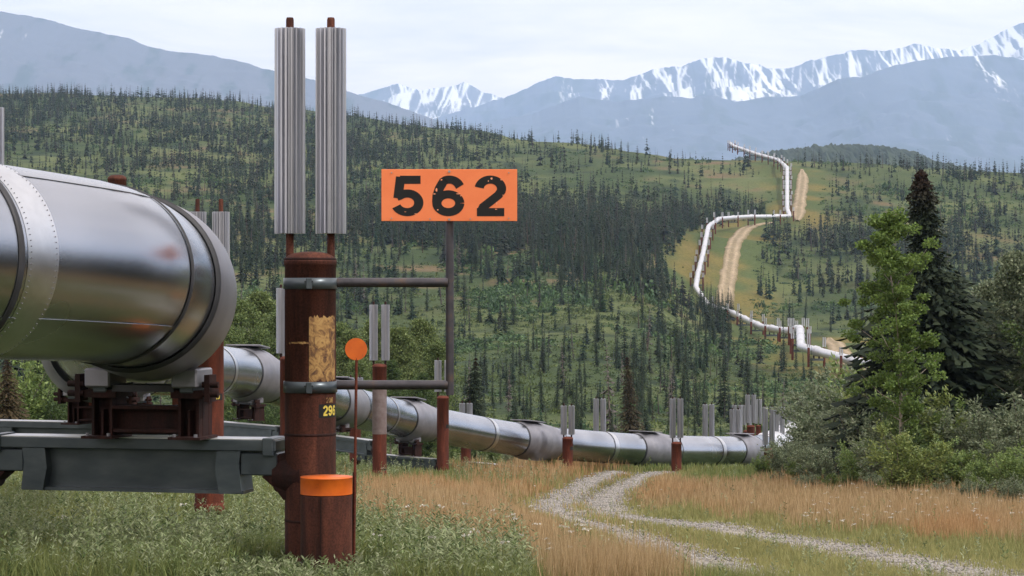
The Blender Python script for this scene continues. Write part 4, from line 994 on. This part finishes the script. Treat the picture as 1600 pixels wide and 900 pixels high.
def willow_at(px, d, ytop, k, label, group=None, sw=1.0):
    x = (px - 800) / F * d; z = h1(x, d) - .05; h = (450 - ytop) / F * d - z; e, _ = plant('willow_shrub', label, 'shrub', group, (x, d, z), None, None, mesh=WV[k], names=('stems', 'foliage'))
    s_ = h / WH[k]; e.scale = (s_ * sw, s_ * sw, s_); e.rotation_euler = (0, 0, random.random() * 6); return e
LW, GW = 'bushy willow in the thicket right of the gravel track', 'willows of the thicket on the right'
for q in [(1195, 92, 712, 1), (1225, 88, 690, 2), (1258, 96, 662, 0), (1250, 80, 720, 1), (1290, 90, 615, 0), (1310, 96, 600, 2), (1345, 98, 582, 0), (1375, 96, 575, 1), (1400, 99, 575, 2), (1285, 76, 700, 2), (1325, 82, 625, 0), (1330, 100, 612, 3), (1345, 74, 690, 1), (1380, 78, 640, 2), (1395, 71, 690, 1), (1365, 92, 600, 3),
          (1430, 76, 640, 0), (1440, 68, 680, 4), (1412, 64, 668, 3), (1385, 70, 655, 0), (1425, 72, 625, 1), (1450, 72, 618, 3), (1480, 72, 640, 2), (1500, 66, 690, 1), (1470, 84, 600, 0), (1530, 70, 635, 0), (1545, 62, 710, 1), (1580, 66, 660, 0), (1600, 60, 700, 1), (1620, 70, 600, 0), (1555, 82, 590, 0), (1650, 72, 620, 2), (1690, 66, 640, 4), (1410, 90, 590, 4), (1236, 100, 684, 0), (1310, 71, 735, 1), (1370, 67, 738, 2), (1420, 64, 742, 1), (1475, 62, 745, 0), (1520, 60, 742, 0), (1575, 58, 748, 2), (1262, 74, 742, 2), (1215, 82, 735, 0), (1510, 92, 560, 3)]:
    willow_at(*q[:4], LW, GW, sw=1.25)
for q in [(700, 112, 668, 1), (745, 112, 690, 4), (770, 110, 694, 1), (660, 112, 660, 4), (795, 108, 700, 0), (850, 104, 700, 1), (862, 98, 712, 3)]:
    willow_at(*q, 'small willow shrub growing under the near pipeline', 'small willows under the near pipeline', sw=1.1)
for q in [(20, 88, 565, 1), (60, 92, 590, 4), (95, 90, 600, 4), (-20, 90, 560, 1), (120, 100, 570, 4), (150, 96, 590, 1), (-70, 92, 560, 4), (390, 100, 600, 4), (425, 98, 610, 4)]:
    willow_at(*q, 'tall leafy willow behind the big foreground pipe', 'willows behind the foreground pipe', sw=1.0)
PV = []
for i in range(4):
    cc_ = [((.075, .12, .035), (.17, .22, .075)), ((.085, .13, .04), (.19, .235, .085)), DRK, GREY][i]
    tb, qd = leafy_tree(7, lambda t_: 1.7 * math.sin(math.pi * min(1, .18 + t_ * .85)) ** .7, 15000, 400 + i, *cc_, limbs=44, leaf=(.10, .038), clump=.38)
    PV.append((tb.mesh('trunk', M['palebark']), fast_mesh('crown', qd[0], qd[1], M['leaf'], qd[2])))
def poplar_at(px, d, ytop, k, label, group, sw=1.0):
    x = (px - 800) / F * d; z = h1(x, d) - .05; h = (450 - ytop) / F * d - z; e, _ = plant('poplar_tree', label, 'tree', group, (x, d, z), None, None, mesh=PV[k]); s_ = h / 6.9; e.scale = (s_ * sw, s_ * sw, s_); e.rotation_euler = (0, 0, random.random() * 6)
for q in [(372, 116, 462, 0), (408, 124, 448, 1), (438, 118, 480, 0), (545, 118, 510, 1), (585, 126, 492, 1), (530, 130, 500, 0), (625, 118, 505, 1), (655, 124, 492, 1), (684, 120, 530, 0), (610, 112, 560, 2), (660, 112, 580, 2), (560, 108, 560, 0), (350, 110, 500, 0)]:
    poplar_at(*q, 'bright green bushy poplar behind the pipe near the orange disc and sign post', 'poplars behind the middle of the near pipeline', 1.0)
for q in [(1548, 84, 432, 3, 'broad grey-green tree just right of the tall dark spruce'), (1590, 80, 385, 3, 'tall grey-green tree at the right edge of the picture')]: poplar_at(*q[:4], q[4], None, 1.0)
poplar_at(1655, 78, 400, 2, 'dark leafy tree beyond the right edge of the thicket', None, 1)
# the light green birch and the tall dark spruce
x, y_ = xy(1412, 70); z = h1(x, y_); h = (450 - 318) / F * 70 - z
tb, qd = leafy_tree(h, lambda t_: (.20 + 1.48 * math.sin(math.pi * min(1, max(0, (t_ - .12) / .90))) ** .8 * (1.15 - .55 * t_)), 26000, 777, (.085, .15, .03), (.17, .25, .06), limbs=40, lean=(-.55, 0), leaf=(.095, .036), trunk=.065, z0=.24, clump=.25)
plant('birch_tree', 'light green birch with pale trunk left of the tall dark spruce', 'tree', None, (x, y_, z), tb, qd, 'palebark')
def big_spruce(px, d, ytop, wid, seed, label, tiers=74, power=.8, col=(.014, .024, .014), c2=(.034, .046, .024)):
    x, y_ = xy(px, d); z = h1(x, y_); h = (450 - ytop) / F * d - z; v, f, c = spruce_np(tiers, 30, wid / h, seed, power=power, wfac=.07, topn=.60 if wid > 3 else 0, sub=8, low=.05, droop=.30, gap=.16, trunk=.013, col=col, c2=c2)
    top = np.clip((v[:, 2] - .86) * 8, 0, 1)[:, None]; c = c * (1 - top) + np.array((.036, .022, .016)) * top * (.7 + .6 * rng.random((len(c), 1)))
    v = v + rng.normal(size=v.shape) * [.004, .004, .003]
    e = empty('spruce_tree', (x, y_, z)); tag(e, label, 'spruce tree'); e.scale = (h, h, h)
    link('crown', fast_mesh('crown', v[:-4], f[:-3], M['needle'], c[:-4]), e); link('trunk', fast_mesh('trunk', v[-4:], f[-3:] - (len(v) - 4), M['bark']), e)
big_spruce(1464, 79, 268, 4.0, 1501, 'tall dark spruce with reddish brown top rising above the right-hand thicket', 96, power=.72)
big_spruce(1396, 82, 470, 1.0, 1502, 'short dark spruce half hidden behind the light green birch', 50)
big_spruce(50, 96, 520, 1.6, 1503, 'dark spruce behind the left part of the foreground pipe', 44, col=(.03, .045, .025))
big_spruce(10, 84, 560, 1.2, 1504, 'brownish spruce at the left edge behind the steel beam', 40, col=(.06, .045, .025), c2=(.08, .06, .03))
big_spruce(735, 122, 560, 1.2, 1505, 'dark spruce directly behind the pipe right of the sign post', 40, col=(.022, .035, .022))
big_spruce(988, 128, 558, 1.0, 1506, 'brown-tinged spruce behind the pipe above the gravel track', 40, col=(.045, .04, .026), c2=(.08, .06, .035))

# ------------------------------------------------------------------ meadow grass, weeds, flowers, pebbles
def sample_near(n, y0, y1, x0=-160, x1=1760, bias=1.0):
    px = rng.uniform(x0, x1, n); py = y0 + (y1 - y0) * rng.random(n) ** bias; d = hits(px, py); ok = np.isfinite(d) & (d < 124) & (d > 17.2); return px[ok], py[ok], d[ok]
px, py, d = sample_near(430000, 718, 960)
X = (px - 800) / F * d + rng.normal(size=len(d)) * .02; Y = d * (1 + rng.uniform(-.012, .012, len(d)))
dr_ = dist_to(X, Y, RUTS[::2]); keep = (dr_ > 1.25) | (rng.random(len(d)) < np.clip((dr_ - .35) / .9, 0, 1) ** 1.1 * (.50 + 1.3 * np.clip((fbm(X / .8, Y / 3, 2, 55) - .4) * 4, 0, 1)) + .01)
dr_ = dr_ / np.interp(py, [740, 775, 800, 880], [.45, .55, .92, 1.05])
px, py, d, X, Y, dr_ = px[keep], py[keep], d[keep], X[keep], Y[keep], dr_[keep]
zn = zone(px, py); n = len(d); tan_ = rng.random(n) < zn * (.55 + .42 * np.clip((fbm(X / .9, Y / 2.2, 3, 34) - .35) * 5, 0, 1))
short = np.clip((dr_ - .6) / 2.4, .12, 1)
hgt = np.where(tan_, rng.uniform(.38, .62, n), rng.uniform(.16, .42, n)) * (.35 + .65 * short) * np.where(px < 560, 1.0, .95)
tan_ &= ~((dr_ < 1.5) & (rng.random(n) < .6))
wd = np.maximum(.0035, .00019 * d) * rng.uniform(.6, 1.4, n) * np.where(tan_, .8, 1.15)
a = rng.uniform(0, 6.28, n); hgt = hgt * np.where((np.abs(X + 1.65) < .75) & (Y < 20.2), .45, 1) * np.where((np.abs(X / Y * F + 800 - 322) < 42) & (Y > 26) & (Y < 36), .4, 1) * np.where(tan_ & (rng.random(n) < .08), 1.35, 1); bend = rng.uniform(.05, .38, n) * hgt * np.where(tan_, .6, 1.1); ba = rng.uniform(0, 6.28, n)
Z = hz(X, Y) - .02; tx, ty = np.cos(a) * wd, np.sin(a) * wd; bx, by = np.cos(ba) * bend, np.sin(ba) * bend
V = np.stack([np.stack([X - tx, Y - ty, Z], 1), np.stack([X + tx, Y + ty, Z], 1),
              np.stack([X - tx * .9 + bx * .35, Y - ty * .9 + by * .35, Z + hgt * .6], 1), np.stack([X + tx * .9 + bx * .35, Y + ty * .9 + by * .35, Z + hgt * .6], 1),
              np.stack([X + bx, Y + by, Z + hgt], 1)], 1).reshape(-1, 3)
b0 = (np.arange(n) * 5)[:, None, None]; Fc = (np.array([[0, 1, 3], [0, 3, 2], [2, 3, 4]])[None] + b0).reshape(-1, 3)
rv = rng.random(n)[:, None]; patch = np.clip((fbm(X / 2.2, Y / 5, 3, 88) - .35) * 3, 0, 1)[:, None]
green = (np.array((.10, .145, .045)) * (1 - rv) + np.array((.24, .265, .10)) * rv); green = green * (1 - .4 * patch) + np.array((.19, .17, .06)) * .4 * patch
yel = np.clip((4.6 - dr_) / 2.2, 0, 1)[:, None] * .8 * (px > 700)[:, None] * (.4 + .6 * rng.random(n))[:, None]; green = green * (1 - yel) + np.array((.33, .30, .13)) * yel
red = np.clip((fbm(X / 4, Y / 9, 3, 99) - .4) * 4, 0, 1)[:, None]; tanc = (np.array((.30, .21, .10)) * (1 - rv) + np.array((.56, .42, .25)) * rv) * (1 - red) + (np.array((.34, .205, .095)) * (1 - rv) + np.array((.53, .35, .185)) * rv) * red
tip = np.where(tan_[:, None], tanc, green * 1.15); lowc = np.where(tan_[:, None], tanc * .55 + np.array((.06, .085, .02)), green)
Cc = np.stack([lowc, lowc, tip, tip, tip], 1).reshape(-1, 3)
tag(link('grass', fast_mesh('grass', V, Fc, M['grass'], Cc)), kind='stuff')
# leafy weeds
px, py, d = sample_near(30000, 722, 955)
wn = fbm(px / 70, py / 26, 3, 45); pr = np.where(px < 570, .95, np.where((px < 830) & (py > 800 + (px - 560) * .18), .85, 0)); pr = np.maximum(pr, (px < 880) * (py < 762) * .9); pr = pr * (1 - .7 * zone(px, py)); pr = np.maximum(pr, .9 * (py > 868) * (px < 800)); pr = np.maximum(pr, .05)
k = rng.random(len(px)) < pr * np.clip((wn - .25) * 4, .25, 1); px, py, d = px[k], py[k], d[k]; X = (px - 800) / F * d; Y = d; k = dist_to(X, Y, RUTS[::2]) > 1.0; X, Y, d = X[k], Y[k], d[k]; n = len(X); print('weeds', n)
LN = 22; hh = (.2 + .42 * rng.random(n) ** 1.6) * np.interp(d, [20, 60, 110], [1, 1.05, 1.2]); t_ = (np.arange(LN)[None] + rng.random((n, LN))) / LN; an = rng.uniform(0, 6.28, (n, LN)); la = np.stack([rng.normal(size=n), rng.normal(size=n)], 1) * .12
hh = hh * np.where((np.abs(X + 1.65) < .75) & (Y < 20.2), .45, 1) * np.where((np.abs(X / Y * F + 800 - 322) < 42) & (Y > 26) & (Y < 36), .4, 1)
zz = hz(X, Y)[:, None] + hh[:, None] * (.12 + .88 * t_); Pq = np.stack([X[:, None] + la[:, :1] * hh[:, None] * t_, Y[:, None] + la[:, 1:] * hh[:, None] * t_, zz], 2).reshape(-1, 3)
up_ = rng.uniform(.1, 1.2, (n, LN)); ax = np.stack([np.cos(an), np.sin(an), up_], 2).reshape(-1, 3); ax /= np.linalg.norm(ax, axis=1)[:, None]
sc_ = np.interp(np.repeat(d, LN), [20, 60, 110], [1, 1.5, 2.2]); wc = rng.random((n, 1)); c = np.array((.15, .205, .075)) * (1 - wc) + np.array((.29, .32, .19)) * wc
dk = rng.random(n) < .06; c[dk] = (.06, .10, .035); c = np.repeat(c, LN, 0) * rng.uniform(.7, 1.35, n * LN)[:, None]
qd = quads_at(Pq, ax, rng.uniform(.032, .072, n * LN) * sc_, .0072 * sc_, rng, c)
tag(link('weeds', fast_mesh('weeds', qd[0], qd[1], M['leaf'], qd[2])), kind='stuff')
# white yarrow heads
px, py, d = sample_near(2600, 745, 930); pr = np.where((px > 1250) & (py > 775) & (py < 850), .5, np.where((px > 660) & (px < 920) & (py > 820), .22, .015)); k = rng.random(len(px)) < pr; px, py, d = px[k], py[k], d[k]
X = (px - 800) / F * d; Y = d; n = len(X); zt_ = hz(X, Y) + rng.uniform(.35, .55, n); q = 9
Pq = np.stack([np.repeat(X, q), np.repeat(Y, q), np.repeat(zt_, q)], 1) + rng.normal(size=(n * q, 3)) * [.022, .022, .006]; ax = rng.normal(size=(n * q, 3)) * [1, 1, .4]; ax /= np.linalg.norm(ax, axis=1)[:, None]
v1, f1, c1 = quads_at(Pq, ax, .03, .012, rng, np.tile((.62, .60, .54), (n * q, 1))); v2 = np.stack([np.stack([X - .003, Y, zt_ - .45], 1), np.stack([X + .003, Y, zt_ - .45], 1), np.stack([X + .003, Y, zt_], 1), np.stack([X - .003, Y, zt_], 1)], 1).reshape(-1, 3)
tag(link('wildflowers', fast_mesh('wildflowers', np.concatenate([v1, v2]), np.concatenate([f1, np.arange(4 * n).reshape(-1, 4) + len(v1)]), M['leaf'], np.concatenate([c1, np.tile((.1, .13, .05), (4 * n, 1))]))), kind='stuff')
# pebbles on the wheel ruts
n = 26000; k = rng.integers(0, len(RUTS), n); X = RUTS[k, 0] + rng.normal(size=n) * .55 * np.interp(RUTS[k, 1], [60, 85], [1, .55]); Y = RUTS[k, 1] + rng.normal(size=n) * .5
oc = np.array([(1, 0, 0), (0, 1, 0), (-1, 0, 0), (0, -1, 0), (0, 0, .7), (0, 0, -.7)], float); of = np.array([(0, 1, 4), (1, 2, 4), (2, 3, 4), (3, 0, 4), (1, 0, 5), (2, 1, 5), (3, 2, 5), (0, 3, 5)])
pv_ = [(oc * rng.uniform(.6, 1.3, (6, 1)), of, np.ones((6, 3))) for _ in range(6)]; gr = rng.uniform(.14, .42, n)
v, f, c = merge(pv_, rng.integers(0, 6, n), np.stack([X, Y, hz(X, Y) + .05], 1), rng.uniform(.010, .032, n) * np.interp(Y, [20, 90], [1, 1.5]), rng.uniform(0, 6.28, n), np.stack([gr, gr * .95, gr * .89], 1))
tag(link('pebbles', fast_mesh('pebbles', v, f, M['needle'], c)), kind='stuff')

# two broad dark weeds standing above the meadow
for (px_w, d_w, yt_) in ((402, 23.5, 822), (370, 24.5, 828), (795, 24, 845)):
    x, y_ = xy(px_w, d_w); z = h1(x, y_); h = (450 - yt_) / F * d_w - z; g_ = np.random.default_rng(px_w)
    n = 34; t_ = np.linspace(.25, 1, n); an = np.arange(n) * 2.4; Pq = np.stack([0 * t_, 0 * t_, h * t_], 1); ax = np.stack([np.cos(an), np.sin(an), .35 + .6 * t_ - g_.random(n) * .4], 1); ax /= np.linalg.norm(ax, axis=1)[:, None]
    qd = quads_at(Pq, ax, .16 - .07 * t_, .017, g_, np.tile((.05, .095, .03), (n, 1)) * g_.uniform(.7, 1.3, (n, 1)))
    tb = MB().cyl((0, 0, -.05), (0, 0, h), .006, .003, n=6)
    plant('broadleaf_weed', {402: 'taller dark green leafy weed left of the tallest pile', 370: 'smaller dark green weed under the right end of the beam', 795: 'dark weed standing in the meadow right of the bollard'}[px_w], 'weed', None, (x, y_, z), tb, qd, names=('stem', 'foliage'))
